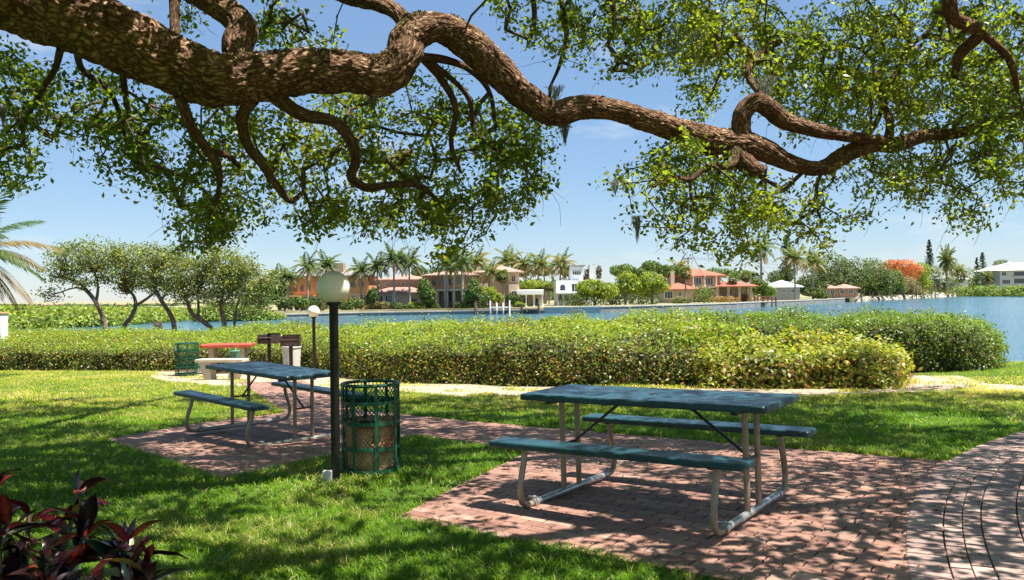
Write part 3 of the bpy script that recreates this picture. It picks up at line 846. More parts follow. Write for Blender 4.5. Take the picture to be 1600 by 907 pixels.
def blob_shrub(lobes, Y, label, cols, num, leaf, name='shrub', cat='shrub', mat='hleaf', depth=None):
    """lobes in pixels (cx,cy,rx,ry) at distance Y; foliage + stems"""
    cxm = np.mean([l[0] for l in lobes])
    bx_, by_ = XP(cxm, Y), Y
    bz = float(gh(bx_, by_)) if Y < 40 else -1.2
    t = thing(name, (bx_, by_, bz), label, cat); org = np.array([bx_, by_, bz])
    tot = sum(l[2]*l[3] for l in lobes); Vs = []; Qs = []; n0 = 0; Cs = []
    st = MB()
    for (cx, cy, rx, ry) in lobes:
        c = np.array(at(cx, cy, Y)); r = np.array([rx*Y/F, (depth or rx*Y/F*.8), ry*Y/F])
        n = int(num*rx*ry/tot); d = unit(RG.normal(size=(n, 3))); rad = (.55+.5*RG.random((n, 1)))
        lump = .8+.45*vnoise(d*2.3+cx, 7)[:, None]
        p = c+d*r*rad*lump
        k = p[:, 2] > bz-.1; p = p[k]; d = d[k]
        V, Q = leafcloud(p-org, leaf*(.7+.6*RG.random(len(p))), leaf*.7, nrm=d)
        Vs.append(V); Qs.append(Q+n0); n0 += len(V); Cs.append(rep(mixcols(cols, len(p)), 4))
        for _ in range(3):
            e = c+RG.normal(size=3)*r*.4-org
            st.tube([(RG.uniform(-.1, .1), 0, 0), (e[0]*.4, e[1]*.4, e[2]*.5), tuple(e)], [.02*leaf/.06, .012*leaf/.06, .006*leaf/.06], 5)
    fast('foliage', np.concatenate(Vs), np.concatenate(Qs), mat=M[mat], parent=t, C=np.concatenate(Cs))
    st.build('stem', M['twig'], t)
    return t
blob_shrub([(1095, 560, 42, 34), (1075, 522, 35, 18), (1140, 520, 42, 14), (1060, 545, 30, 22), (1110, 590, 34, 16), (1125, 545, 28, 20)], 16.6, 'bright green broad leaved shrub growing out of the hedges', [(.20, .28, .03), (.30, .36, .04), (.12, .19, .03), (.3, .25, .06)], 1700, .10)
blob_shrub([(1180, 497, 22, 8), (1198, 500, 16, 6)], 21.5, 'tall green shoots sticking up from the back of the hedge block', [(.18, .27, .03), (.26, .32, .04)], 700, .08)
blob_shrub([(700, 560, 26, 20), (684, 548, 16, 12)], 17.9, 'lighter green shrub patch growing out of the long hedge front', [(.16, .22, .03), (.24, .27, .04), (.10, .14, .02)], 700, .075)
blob_shrub([(862, 503, 20, 9), (850, 508, 12, 7)], 22.6, 'shaggy tuft of taller green shoots on top of the long hedge', [(.16, .25, .03), (.22, .30, .03)], 900, .07)

# ------------------------------------------------------------------ live oak
class Skel:
    def __init__(s): s.p = []; s.par = []; s.r = []
    def add(s, p, par, r=0.0): s.p.append(np.array(p, float)); s.par.append(par); s.r.append(r); return len(s.p)-1
def catmull(P, k):
    P = [np.array(p, float) for p in P]; P = [2*P[0]-P[1]]+P+[2*P[-1]-P[-2]]
    out = []
    for i in range(1, len(P)-2):
        for j in range(k):
            t = j/k
            out.append(.5*((2*P[i])+(-P[i-1]+P[i+1])*t+(2*P[i-1]-5*P[i]+4*P[i+1]-P[i+2])*t*t+(-P[i-1]+3*P[i]-3*P[i+1]+P[i+2])*t**3))
    out.append(P[-2]); return np.array(out)
def bark_tube(path4, name, parent, org, lump=.10, ringstep=.03, sides=48, mat='oakbark', seed=0):
    """path4: x,y,z,r control points"""
    D = catmull(path4, 14)
    seg = np.linalg.norm(np.diff(D[:, :3], axis=0), axis=1); s = np.concatenate([[0], np.cumsum(seg)])
    n = max(8, int(s[-1]/ringstep)); ss = np.linspace(0, s[-1], n)
    D = np.stack([np.interp(ss, s, D[:, k]) for k in range(4)], 1)
    T = np.gradient(D[:, :3], axis=0); T = unit(T)
    V = []; UV = []; up = np.array([0, 0, 1.0])
    if abs(T[0, 2]) > .9: up = np.array([1.0, 0, 0])
    ang = np.linspace(0, 2*PI, sides+1)
    for i in range(n):
        a = np.cross(T[i], up); a /= np.linalg.norm(a); b_ = np.cross(a, T[i]); up = b_
        dirs = np.cos(ang)[:, None]*a+np.sin(ang)[:, None]*b_
        V.append(D[i, :3]+dirs*D[i, 3]); UV.append(np.stack([ang*.12, np.full(sides+1, ss[i])], 1))
    V = np.array(V); UV = np.array(UV).reshape(-1, 2)
    c = D[:, None, :3]; nr = (V-c)/np.maximum(np.linalg.norm(V-c, axis=2, keepdims=True), 1e-6)
    fl = V.reshape(-1, 3)
    nz = (vnoise(fl*2.6, seed+20)-.5)*1.1+(vnoise(fl*6, seed)-.5)*1.2+(vnoise(fl*13, seed+1)-.5)*.7+(vnoise(fl*32, seed+2)-.5)*.45
    if sides > 20:
        ca, sa = np.cos(ang), np.sin(ang); rr_ = np.repeat(np.clip(D[:, 3], .06, .3), sides+1); S_ = np.repeat(ss, sides+1)
        wob = (vnoise(fl*7, seed+8)-.5)*1.6
        q_ = np.stack([np.tile(ca, n)*rr_*42+wob, np.tile(sa, n)*rr_*42+wob, S_*9+wob*2], 1)
        rg = 1-np.abs(vnoise(q_, seed+5)-.5)*2; rg2 = 1-np.abs(vnoise(q_*np.array([1.9, 1.9, 2.6])+5, seed+6)-.5)*2
        crack = np.clip((rg-.78)/.22, 0, 1)*.9+np.clip((rg2-.8)/.2, 0, 1)*.5
        fl = fl-nr.reshape(-1, 3)*(crack*.018*np.sqrt(rr_/.15))[:, None]
    V = (fl+nr.reshape(-1, 3)*(nz*lump*np.repeat(D[:, 3], sides+1))[:, None]).reshape(n, sides+1, 3)
    V[:, -1] = V[:, 0]
    i = np.arange(n*(sides+1)).reshape(n, sides+1)
    Q = np.stack([i[:-1, :-1], i[:-1, 1:], i[1:, 1:], i[1:, :-1]], -1).reshape(-1, 4)
    return fast(name, V.reshape(-1, 3)-org, Q, mat=M[mat], parent=parent, smooth=True, uv=UV)
def pl(l):  # (px,py,rpx,Y) -> x,y,z,r
    return [(*at(a, b_, Y), r*Y/F) for a, b_, r, Y in l]
ORG = np.array([-6.3, 5.2, 0.0])
oak = thing('live_oak', tuple(ORG), 'sprawling live oak whose thick gnarled limb arches over the picnic tables', 'tree')
trunk_p = [(-6.3, 5.2, -.2, .62), (-6.25, 5.2, .7, .50), (-6.0, 5.25, 1.7, .45), (-5.4, 5.3, 2.6, .38), (-4.3, 5.4, 3.15, .33)]
main = [(-4.3, 5.4, 3.15, .33)]+pl([(-90, -30, 60, 5.6), (60, 14, 52, 5.7), (160, 48, 49, 5.8), (250, 91, 48, 5.9), (330, 123, 40, 6.0), (400, 124, 36, 6.1), (470, 114, 34, 6.2), (540, 113, 30, 6.3), (596, 118, 29, 6.4), (628, 92, 30, 6.45), (640, 58, 28, 6.5), (683, 42, 23, 6.6), (730, 66, 27, 6.7), (775, 108, 25, 6.8), (820, 152, 22, 6.9), (865, 176, 20, 7.0), (912, 168, 18, 7.1), (960, 172, 18, 7.2), (1010, 188, 19, 7.3), (1060, 204, 20, 7.4), (1110, 220, 23, 7.5), (1155, 228, 25, 7.55), (1195, 236, 18, 7.6), (1235, 255, 13, 7.7), (1280, 263, 13, 7.8), (1320, 243, 13, 7.9), (1360, 226, 13, 8.0), (1400, 226, 12, 8.1), (1446, 212, 10, 8.2), (1497, 208, 9, 8.3), (1571, 185, 7, 8.5), (1680, 150, 6, 8.7), (1800, 130, 4, 9)])
bark_tube(trunk_p, 'trunk', oak, ORG, .16, .05, 56, seed=1)
bark_tube(main, 'limb', oak, ORG, .17, .011, 110, seed=2)
subs = [
    [(395, 128, 20, 6.1), (372, 80, 24, 6.2), (378, 42, 24, 6.3), (345, 10, 22, 6.4), (280, -25, 22, 6.5), (150, -70, 22, 6.5)],
    [(272, 100, 9, 6.0), (273, 40, 8, 6.1), (272, -20, 8, 6.2)],
    [(640, 45, 14, 6.5), (618, 18, 12, 6.6), (585, 5, 12, 6.7), (540, -5, 12, 6.8), (480, -30, 12, 6.9)],
    [(280, 150, 9, 5.95), (300, 200, 8, 6.1), (328, 240, 7, 6.3), (340, 262, 6, 6.4), (342, 300, 4, 6.5), (325, 340, 3, 6.6)],
    [(328, 240, 6, 6.3), (355, 243, 5, 6.4), (375, 262, 3, 6.5)],
    [(395, 155, 11, 6.1), (378, 185, 9, 6.2), (386, 225, 8, 6.3), (410, 258, 7, 6.4), (438, 298, 6, 6.5), (455, 314, 5, 6.6), (475, 300, 3, 6.7)],
    [(425, 148, 12, 6.1), (470, 178, 11, 6.2), (520, 190, 9, 6.3), (545, 215, 9, 6.4), (556, 250, 8, 6.5), (549, 278, 8, 6.6), (575, 294, 7, 6.7), (612, 289, 6, 6.8), (655, 290, 5, 6.9), (690, 320, 3, 7)],
    [(650, 88, 7, 6.5), (700, 95, 6, 6.8), (738, 112, 5, 7.1), (765, 145, 4, 7.4), (775, 200, 3, 7.6)],
    [(660, 92, 6, 6.6), (690, 125, 6, 6.8), (712, 170, 5, 7.0), (705, 225, 4, 7.1), (720, 270, 3, 7.2)],
    [(670, 94, 5, 6.6), (730, 150, 4, 7.0), (745, 210, 4, 7.2), (800, 250, 3, 7.4)],
    [(1160, 222, 15, 7.55), (1160, 182, 15, 7.5), (1180, 160, 15, 7.5), (1203, 170, 15, 7.55), (1228, 190, 14, 7.6), (1285, 206, 11, 7.7), (1340, 216, 9, 7.85), (1385, 222, 9, 8.0)],
    [(1150, 240, 13, 7.5), (1172, 262, 15, 7.45), (1196, 270, 10, 7.4)],
    [(1150, 236, 11, 7.45), (1140, 258, 7, 7.35), (1105, 262, 5, 7.25), (1078, 280, 4, 7.15), (1050, 278, 3, 7.05), (1020, 292, 2, 6.95)],
    [(1205, 168, 8, 7.5), (1190, 150, 5, 7.6), (1170, 122, 5, 7.7), (1174, 98, 4, 7.8), (1200, 74, 4, 8.0), (1240, 55, 3, 8.2)],
    [(1388, 222, 8, 8.0), (1390, 190, 6, 8.2), (1376, 150, 5, 8.4), (1376, 108, 5, 8.6), (1405, 80, 4, 8.8), (1450, 50, 4, 9), (1475, 0, 4, 9.2)],
    [(1330, 240, 6, 7.9), (1370, 190, 4, 8.2), (1395, 120, 4, 8.5), (1440, 70, 3, 8.8)],
    [(1482, -30, 12, 7.5), (1488, 25, 11, 7.6), (1530, 50, 10, 7.7), (1500, 85, 9, 7.8), (1492, 122, 5, 7.9)],
    [(1530, 50, 7, 7.7), (1575, 90, 6, 7.8), (1590, 140, 4, 7.9)],
    [(95, 75, 6, 5.9), (85, 110, 5, 6.2), (60, 150, 4, 6.5), (35, 200, 3, 6.8)],
    [(120, 80, 6, 5.9), (130, 110, 5, 6.2), (175, 150, 4, 6.6), (195, 210, 3, 6.9)],
    [(190, 90, 6, 6), (195, 140, 5, 6.3), (205, 190, 4, 6.6), (235, 235, 3, 6.9)],
    [(870, -30, 5, 8), (885, 50, 4, 8.1), (875, 100, 3, 8.2), (860, 135, 2, 8.2)],
    [(830, -30, 5, 8), (835, 30, 4, 8.1), (825, 70, 3, 8.2)],
    [(950, -30, 6, 8), (960, 30, 4, 8.1), (950, 70, 3, 8.2)],
]
world_limbs = [
    [(-5.7, 5.3, 2.3, .30), (-4.8, 6.2, 4.2, .26), (-3.0, 7.6, 5.6, .20), (-.5, 9.2, 6.4, .15), (2.5, 10.8, 7.0, .10), (6, 12, 7.4, .06)],
    [(-4.8, 6.2, 4.2, .18), (-3.8, 8.5, 5.4, .13), (-3.4, 11, 6.4, .09), (-3, 14, 7.2, .05)],
    [(-3.0, 7.6, 5.6, .14), (-1, 7.2, 6.0, .11), (2, 7.4, 6.2, .09), (5, 8, 6.4, .06), (8, 8.5, 6.8, .04)],
    [(-5.4, 5.3, 2.8, .22), (-3.5, 4.2, 4.6, .16), (-1, 3.6, 5.3, .12), (2, 4.2, 5.6, .09), (5, 5.2, 5.8, .06), (8, 6, 6, .04)],
    [(-5.7, 5.3, 2.6, .2), (-7, 7, 4.6, .14), (-7.6, 10, 5.8, .09), (-7.6, 13, 6.4, .05)],
]
SK = Skel()
def add_chain(l4, k=5):
    D = catmull(l4, k); par = -1
    for q in D: par = SK.add(q[:3], par, q[3])
main_nodes = catmull(main, 5)
for q in main_nodes: SK.add(q[:3], -2, q[3])
for i, l in enumerate(subs):
    l4 = pl(l); add_chain(l4)
    if max(q[2] for q in l) >= 5:
        bark_tube(l4, 'branch', oak, ORG, .12, .016, 18 if max(q[2] for q in l) < 12 else 64, seed=50+i)
    else:
        b4 = MB(); D = catmull(l4, 6); b4.tube([tuple(q[:3]-ORG) for q in D], [q[3] for q in D], 7); b4.build('branch', M['twig'], oak, True)
for i, l in enumerate(world_limbs):
    add_chain(l, 6); bark_tube(l, 'limb', oak, ORG, .10, .08, 18, seed=80+i)
nfix = len(SK.p)
zones = [  # cx,cy,rx,ry,density,Y0,Y1
    (20, 130, 60, 60, .8, 6.2, 8), (110, 165, 100, 60, .45, 6.2, 8), (205, 170, 75, 75, .7, 6.2, 8), (190, 250, 45, 40, .35, 6.4, 8), (12, 250, 45, 48, 1, 6.5, 8), (235, 235, 40, 40, .5, 6.4, 8),
    (330, 205, 60, 45, .6, 6.3, 8), (320, 285, 80, 50, 1, 6.3, 8.5), (300, 355, 62, 35, .9, 6.5, 8.5), (350, 350, 60, 30, .9, 6.5, 8.5), (430, 200, 70, 45, .7, 6.5, 8.5), (455, 250, 70, 45, .6, 6.5, 8.5), (400, 320, 60, 35, .5, 6.4, 8.2),
    (500, 325, 55, 40, .8, 6.5, 8.5), (560, 335, 55, 35, .8, 6.5, 8.5), (610, 255, 70, 50, 1, 6.7, 8.5), (640, 335, 60, 45, .85, 6.7, 8.5), (700, 300, 80, 50, .85, 6.7, 8.5), (560, 165, 55, 30, .8, 6.6, 8.5), (530, 215, 40, 40, .8, 6.6, 8.5),
    (720, 205, 75, 50, .8, 7, 8.5), (805, 215, 65, 55, 1.1, 7, 8.8), (800, 285, 55, 55, 1, 7, 8.8), (735, 345, 50, 30, .6, 6.8, 8.5), (690, 385, 38, 28, .65, 6.8, 8.2), (675, 150, 50, 40, .45, 7, 8.5), (600, 195, 30, 30, .7, 7, 8.5),
    (440, 45, 50, 40, .9, 6.6, 8.5), (505, 65, 22, 16, .7, 6.6, 8), (300, 30, 26, 28, .6, 6.6, 8.5), (545, 150, 45, 16, .6, 6.6, 8),
    (800, 25, 35, 40, .55, 7.5, 9), (865, 35, 45, 60, .7, 7.5, 9), (905, 90, 22, 30, .55, 7.5, 9), (940, 30, 60, 45, .9, 7.5, 9.5), (1005, 70, 45, 55, .9, 7.5, 9.5), (975, 110, 25, 18, .5, 7.5, 9),
    (1060, 50, 75, 65, 1.2, 7.5, 9.8), (1140, 45, 90, 65, 1.2, 7.5, 9.8), (1110, 110, 60, 40, .8, 7.5, 9.8), (1090, 165, 40, 22, .7, 7.5, 9), (1230, 110, 75, 70, 1.2, 7.7, 10), (1330, 80, 100, 85, 1.25, 7.7, 10), (1450, 80, 100, 90, 1.25, 7.7, 10), (1560, 80, 70, 90, 1.3, 7.7, 10),
    (1340, 165, 90, 45, 1.1, 7.7, 10), (1240, 180, 50, 35, .8, 7.7, 9.5), (1460, 165, 90, 55, 1.2, 7.7, 10), (1560, 170, 60, 50, 1.2, 7.7, 10),
    (1085, 250, 75, 38, 1.1, 7, 8.5), (1005, 285, 55, 25, .9, 6.9, 8.3), (1130, 300, 85, 40, 1.2, 7, 8.6), (1060, 330, 40, 35, .8, 7, 8.5), (1190, 345, 55, 32, 1.1, 7.2, 8.6), (1115, 370, 60, 30, .6, 7.2, 8.6), (1000, 335, 15, 32, .5, 7, 8), (1165, 400, 40, 22, .7, 7.2, 8.6),
    (1250, 320, 45, 50, .5, 7.4, 9), (1270, 375, 35, 20, .8, 7.4, 9), (1330, 300, 55, 50, .35, 7.6, 9), (1410, 265, 65, 45, 1, 7.7, 9.5), (1435, 310, 30, 30, .6, 7.7, 9), (1500, 255, 60, 45, 1.2, 7.7, 9.5), (1570, 240, 45, 50, 1.2, 7.7, 9.5), (1500, 320, 35, 30, .8, 7.7, 9.3), (1585, 300, 22, 32, .8, 7.7, 9.3), (1525, 345, 22, 22, .7, 7.7, 9.3), (1320, 345, 25, 30, .35, 7.6, 9)]
pts = []; flags = []
for cx, cy, rx, ry, dn, y0, y1 in zones:
    n = max(2, int(dn*(.88 if dn > 1.15 else 1)*PI*rx*ry/198))
    for _ in range(n):
        a = random.uniform(0, 2*PI); r = math.sqrt(random.random())*random.uniform(.85, 1.12)
        px, py = cx+rx*r*math.cos(a), cy+ry*r*math.sin(a)
        pts.append(at(px, py, random.uniform(y0, y1))); flags.append(1)
nvis = len(pts)
# canopy above the view
for _ in range(11500):
    X = random.uniform(-9, 11); Y = random.uniform(1.5, 16)
    base = CZ+(HY+36)/F*Y
    Z = base+abs(random.gauss(0, 1.1))+.25*max(0, 4-Y)
    if Z > 8.5: continue
    nz = float(vnoise(np.array([[X*.55+7, Y*.55, .3]]), 9)[0]); nz2 = float(vnoise(np.array([[X*1.7, Y*1.7, .3]]), 12)[0])
    if nz*.65+nz2*.35 < .375: continue
    # opening over the sunny strip of lawn (sun comes from the upper right)
    if Y > 13.3+1.2*nz2*2-1: continue
    if random.random() < .30: continue
    pts.append((X, Y, Z)); flags.append(0)
pts = np.array(pts); flags = np.array(flags)
# open gaps in the canopy through which the sun reaches the ground
SUN = np.array([.36, -.13, .92]); SUN /= np.linalg.norm(SUN)
holes = [(at(522, 449, 6.7), .6), (at(579, 640, 6.95), .3)]+[(G(a, b_), r*.8) for a, b_, r in ((500, 805, .5), (400, 835, .4), (655, 765, .35), (720, 705, .4), (245, 705, .5), (335, 735, .45), (690, 805, .4), (780, 825, .35), (870, 850, .3), (970, 860, .3), (1230, 835, .25), (1330, 720, .4), (1500, 770, .3), (90, 660, .6), (190, 625, .7), (955, 780, .25), (560, 870, .4), (1240, 690, .5), (780, 665, .4), (300, 850, .3), (1400, 860, .25), (600, 735, .3))]
kill = np.zeros(len(pts), bool)
for c, r in holes:
    d_ = pts-np.array(c); al_ = d_@SUN; kill |= (np.linalg.norm(d_-al_[:, None]*SUN, axis=1) < r) & (al_ > 0) & (flags == 0)
pts = pts[~kill]; flags = flags[~kill]; print('clumps', nvis, len(pts))
# grow twigs: each clump joins the nearest existing node
cap = nfix+len(pts)*6
NP = np.zeros((cap, 3)); NP[:nfix] = np.array(SK.p); npn = nfix
par = [-1]*nfix; rad_fix = SK.r
d0 = np.array([np.min(((NP[:nfix]-p)**2).sum(1)) for p in pts]); order = np.argsort(d0)
ends = np.zeros(len(pts), int)
for oi in order:
    p = pts[oi]; dd = ((NP[:npn]-p)**2).sum(1)
    j = int(np.argmin(dd)); q = NP[j].copy(); dist = math.sqrt(dd[j])
    n = max(1, min(5, int(dist/.16)))
    prev = j
    for k in range(1, n+1):
        t = k/n; w = q+(p-q)*t
        if k < n: w = w+RG.normal(0, .028, 3)*min(1, dist)+np.array([0, 0, .09*math.sin(PI*t)*dist])
        NP[npn] = w; par.append(prev); prev = npn; npn += 1
    ends[oi] = prev
cntd = np.zeros(npn)
for e in ends: cntd[e] += 1
for i in range(npn-1, nfix-1, -1):
    if par[i] >= 0: cntd[par[i]] += cntd[i]
# twig tubes (numpy, 5 sided)
ids = np.arange(nfix, npn); A = NP[np.array([par[i] for i in ids])]; B = NP[ids]
r1 = .0032*np.maximum(cntd[ids], 1)**.5; pc = np.array([cntd[par[i]] if par[i] >= nfix else cntd[i] for i in ids]); r0 = .0032*np.maximum(pc, 1)**.5
r0 = np.minimum(r0, .03); r1 = np.minimum(r1, .03)
T_ = unit(B-A+1e-6); s1 = unit(np.cross(T_, np.array([.31, .2, .93]))); s2 = np.cross(T_, s1)
ns = 5; an = np.arange(ns)*2*PI/ns
ringA = A[:, None]+(np.cos(an)[None, :, None]*s1[:, None]+np.sin(an)[None, :, None]*s2[:, None])*r0[:, None, None]
ringB = B[:, None]+(np.cos(an)[None, :, None]*s1[:, None]+np.sin(an)[None, :, None]*s2[:, None])*r1[:, None, None]
V = np.concatenate([ringA, ringB], 1).reshape(-1, 3)-ORG
b0 = (np.arange(len(ids))*2*ns)[:, None]; k = np.arange(ns)[None]; k2 = (k+1) % ns
Q = np.stack([b0+k, b0+k2, b0+ns+k2, b0+ns+k], -1).reshape(-1, 4)
fast('twigs', V, Q, mat=M['twig'], parent=oak, smooth=True)
# bare hanging twigs
mb = MB()
for _ in range(800):
    i = random.randrange(nvis); p = pts[i]
    L = random.uniform(.12, .42); a = random.uniform(0, 6.28)
    P = [p-ORG]; d = np.array([math.cos(a)*.7, math.sin(a)*.7, -.6])
    for k in range(4):
        d = d+RG.normal(0, .25, 3)+np.array([0, 0, -.1]); P.append(P[-1]+d/np.linalg.norm(d)*L/4)
    mb.tube([tuple(q) for q in P], [.003, .0025, .002, .0018, .0012], 3, caps=False)
tag(mb.build('bare_twigs', M['twig'], oak), kind='stuff')
# leaves
nl = np.where(flags == 1, 28, 23)
own = np.repeat(np.arange(len(pts)), nl); n = len(own)
fl = flags[own] == 1
rr = np.where(fl, .080, .20)[:, None]
pc_ = pts[own]+RG.normal(0, 1, (n, 3))*rr*np.array([1, 1, .62])
# some leaves along the twig
pe = NP[np.array([par[e] if par[e] >= 0 else e for e in ends])]
tt = RG.random(n)[:, None]*.8; al = RG.random(n) < .3
pc_[al] = (pts[own]*(1-tt)+pe[own]*tt)[al]+RG.normal(0, .035, (al.sum(), 3))
# keep the unseen canopy out of the picture frame
bad = (~fl) & (HY-SR_*pc_[:, 0]*F/np.maximum(pc_[:, 1], .5)+CR_*(CZ-pc_[:, 2])*F/np.maximum(pc_[:, 1], .5) > -8) & (pc_[:, 1] > .5)
pc_ = pc_[~bad]; own = own[~bad]; fl = fl[~bad]; n = len(own)
L = np.where(fl, .051, .115)*(.65+.7*RG.random(n)); W = L*np.where(fl, .55, .62)
V, Q = leafcloud(pc_-ORG, L, W, droop=.25)
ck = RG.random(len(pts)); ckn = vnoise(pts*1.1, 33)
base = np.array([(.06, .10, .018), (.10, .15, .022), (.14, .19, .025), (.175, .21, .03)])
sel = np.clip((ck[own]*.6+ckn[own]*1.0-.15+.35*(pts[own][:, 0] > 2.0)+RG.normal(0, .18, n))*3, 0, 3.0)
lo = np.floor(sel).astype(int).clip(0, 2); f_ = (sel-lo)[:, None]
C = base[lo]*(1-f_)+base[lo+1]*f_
yl = RG.random(n) < .006; C[yl] = (.30, .22, .05)
C *= (.8+.4*RG.random((n, 1)))
print('oak leaves', n)
fast('crown', V, Q, mat=M['leaf'], parent=oak, C=rep(C, 4))

# dead fern and bark flakes growing on top of the big limb
Dm = catmull(main, 30); Dm = Dm[(Dm[:, 0] > -3.2) & (Dm[:, 0] < -.2)]
nE = 9000; ii_ = RG.integers(0, len(Dm), nE); an_ = RG.normal(PI/2, .75, nE)
keepE = vnoise(np.stack([Dm[ii_, 0]*4, an_*1.2, Dm[ii_, 2]*4], 1), 71) > .52
ii_ = ii_[keepE]; an_ = an_[keepE]
dE = np.stack([-.25*np.cos(an_), -np.cos(an_), np.sin(an_)], 1); dE = unit(dE)
pE = Dm[ii_, :3]+dE*(Dm[ii_, 3]*RG.uniform(.98, 1.13, len(ii_)))[:, None]
V, Q = leafcloud(pE-ORG, .045*RG.uniform(.5, 1.3, len(pE)), .012, nrm=dE, spread=1.5)
tag(fast('dead_fern', V, Q, mat=M['moss'], parent=oak, C=rep(mixcols([(.17, .10, .055), (.11, .07, .04), (.12, .12, .05), (.25, .16, .09)], len(pE), var=.3), 4)), kind='stuff')

# spanish moss
def moss(px, py, w, ln, Y, label):
    x, y, z = at(px, py, Y); t = []
    n = 60; V = []; Q = []; C = []; mb = MB()
    for k in range(n):
        a = random.gauss(0, w*Y/F*.45); b_ = random.gauss(0, w*Y/F*.4); L = ln*Y/F*random.uniform(.35, 1)*math.exp(-abs(a)/(w*Y/F)*.8)
        P = []
        for j in range(6):
            f = j/5; P.append((a*(1-f*.55)+random.gauss(0, .006), b_*(1-f*.5)+random.gauss(0, .006), -L*f+random.gauss(0, .004)))
        mb.tube(P, [.0022]*5+[.001], 3, caps=False)
    mb.c = [(.30, .31, .26)]*len(mb.v)
    return tag(mb.build('spanish_moss', M['moss'], None, loc=(x, y, z)), label, 'moss', 'spanish moss hanging in the oak')
moss(882, 192, 13, 46, 7.1, 'grey moss wisp hanging under the middle of the oak limb')
moss(868, 135, 22, 38, 8.1, 'tangled grey moss above the middle dip of the oak limb')
moss(583, 142, 17, 42, 6.6, 'dark moss wisp under the left part of the limb, left of the high bend')
moss(995, 338, 11, 50, 7.1, 'long moss tail hanging at the left tip of the lower right foliage')
moss(961, 284, 12, 26, 6.9, 'short moss tuft at the leftmost tip of the right foliage')
moss(1052, 45, 20, 62, 7.8, 'pale moss curtain in the upper right foliage, the leftmost of the pair there')
moss(1086, 50, 16, 62, 7.8, 'pale moss curtain in the upper right foliage, the rightmost of the pair there')
moss(4, 165, 9, 42, 6.3, 'thin moss wisp at the far left edge of the foliage')
moss(1195, 120, 22, 55, 7.6, 'straw coloured moss hanging over the upward curl of the oak limb')

# ------------------------------------------------------------------ croton plant bottom left
def croton(px, py, Y, label, n, spread, seed):
    random.seed(seed)
    x, y, z = at(px, py, Y); z0 = float(gh(x, y))
    t = thing('croton_plant', (x, y, z0), label, 'plant', 'croton plants')
    h = z-z0
    V = []; Q = []; C = []; nb = 0
    st = MB(); stems = []
    for k in range(7):
        a = random.uniform(0, 6.28); r = random.uniform(.02, spread)
        tip = Vector((math.cos(a)*r, math.sin(a)*r*.8, h*random.uniform(.7, 1.08))); stems.append(tip)
        st.tube([(0, 0, 0), (tip.x*.5, tip.y*.5, tip.z*.5), tuple(tip)], [.014, .011, .007], 6)
    st.build('stem', M['twig'], t, True)
    pal = [(.022, .004, .007), (.012, .004, .008), (.05, .005, .008), (.28, .03, .02), (.012, .025, .010), (.36, .24, .05), (.40, .12, .09), (.30, .32, .16)]
    wt = [.30, .27, .15, .04, .12, .03, .04, .05]
    for k in range(n):
        tip = random.choice(stems); f = random.uniform(.25, 1)
        b_ = Vector((tip.x*f, tip.y*f, tip.z*f)); a = random.uniform(0, 6.28); el = random.uniform(.2, 1.35) if f > .7 else random.uniform(-.4, .7)
        d = Vector((math.cos(a)*math.cos(el), math.sin(a)*math.cos(el), math.sin(el))); L = random.uniform(.08, .17); W = L*random.uniform(.22, .40)
        s = d.cross(Vector((0, 0, 1))); s = s.normalized() if s.length > .05 else Vector((1, 0, 0)); up = s.cross(d)
        tw = random.uniform(-.9, .9); s = (s*math.cos(tw)+up*math.sin(tw)); up = s.cross(d)
        c = pal[np.random.default_rng(seed*1000+k).choice(8, p=wt)]; c2 = pal[3] if random.random() < .15 else c
        nn = 8; pos = b_
        cur = d
        for i in range(nn+1):
            q = i/nn; w = W*.5*math.sin(PI*min(1, .06+q*.94)**.85)
            for sd, lift, cc in ((-1, .35, c), (0, 0, c2), (1, .35, c)):
                v = pos+s*w*sd+up*w*lift*abs(sd)+up*math.sin(q*9+k)*.004*abs(sd); V.append(tuple(v)); C.append(cc)
            cur = (cur-Vector((0, 0, .10))).normalized(); pos = pos+cur*L/nn
        for i in range(nn):
            o_ = nb+i*3; Q += [(o_, o_+1, o_+4, o_+3), (o_+1, o_+2, o_+5, o_+4)]
        nb += 3*(nn+1)
    fast('foliage', V, Q, mat=M['croton'], parent=t, C=np.array(C), smooth=True)
croton(15, 765, 2.9, 'dark red croton plant at the lower left corner, the taller one by the picture edge', 300, .30, 1)
croton(105, 850, 2.75, 'dark maroon croton plant in the lower left corner, the middle of three', 300, .22, 2)
croton(195, 885, 2.7, 'low maroon croton plant in the lower left, the rightmost of three', 150, .13, 3)

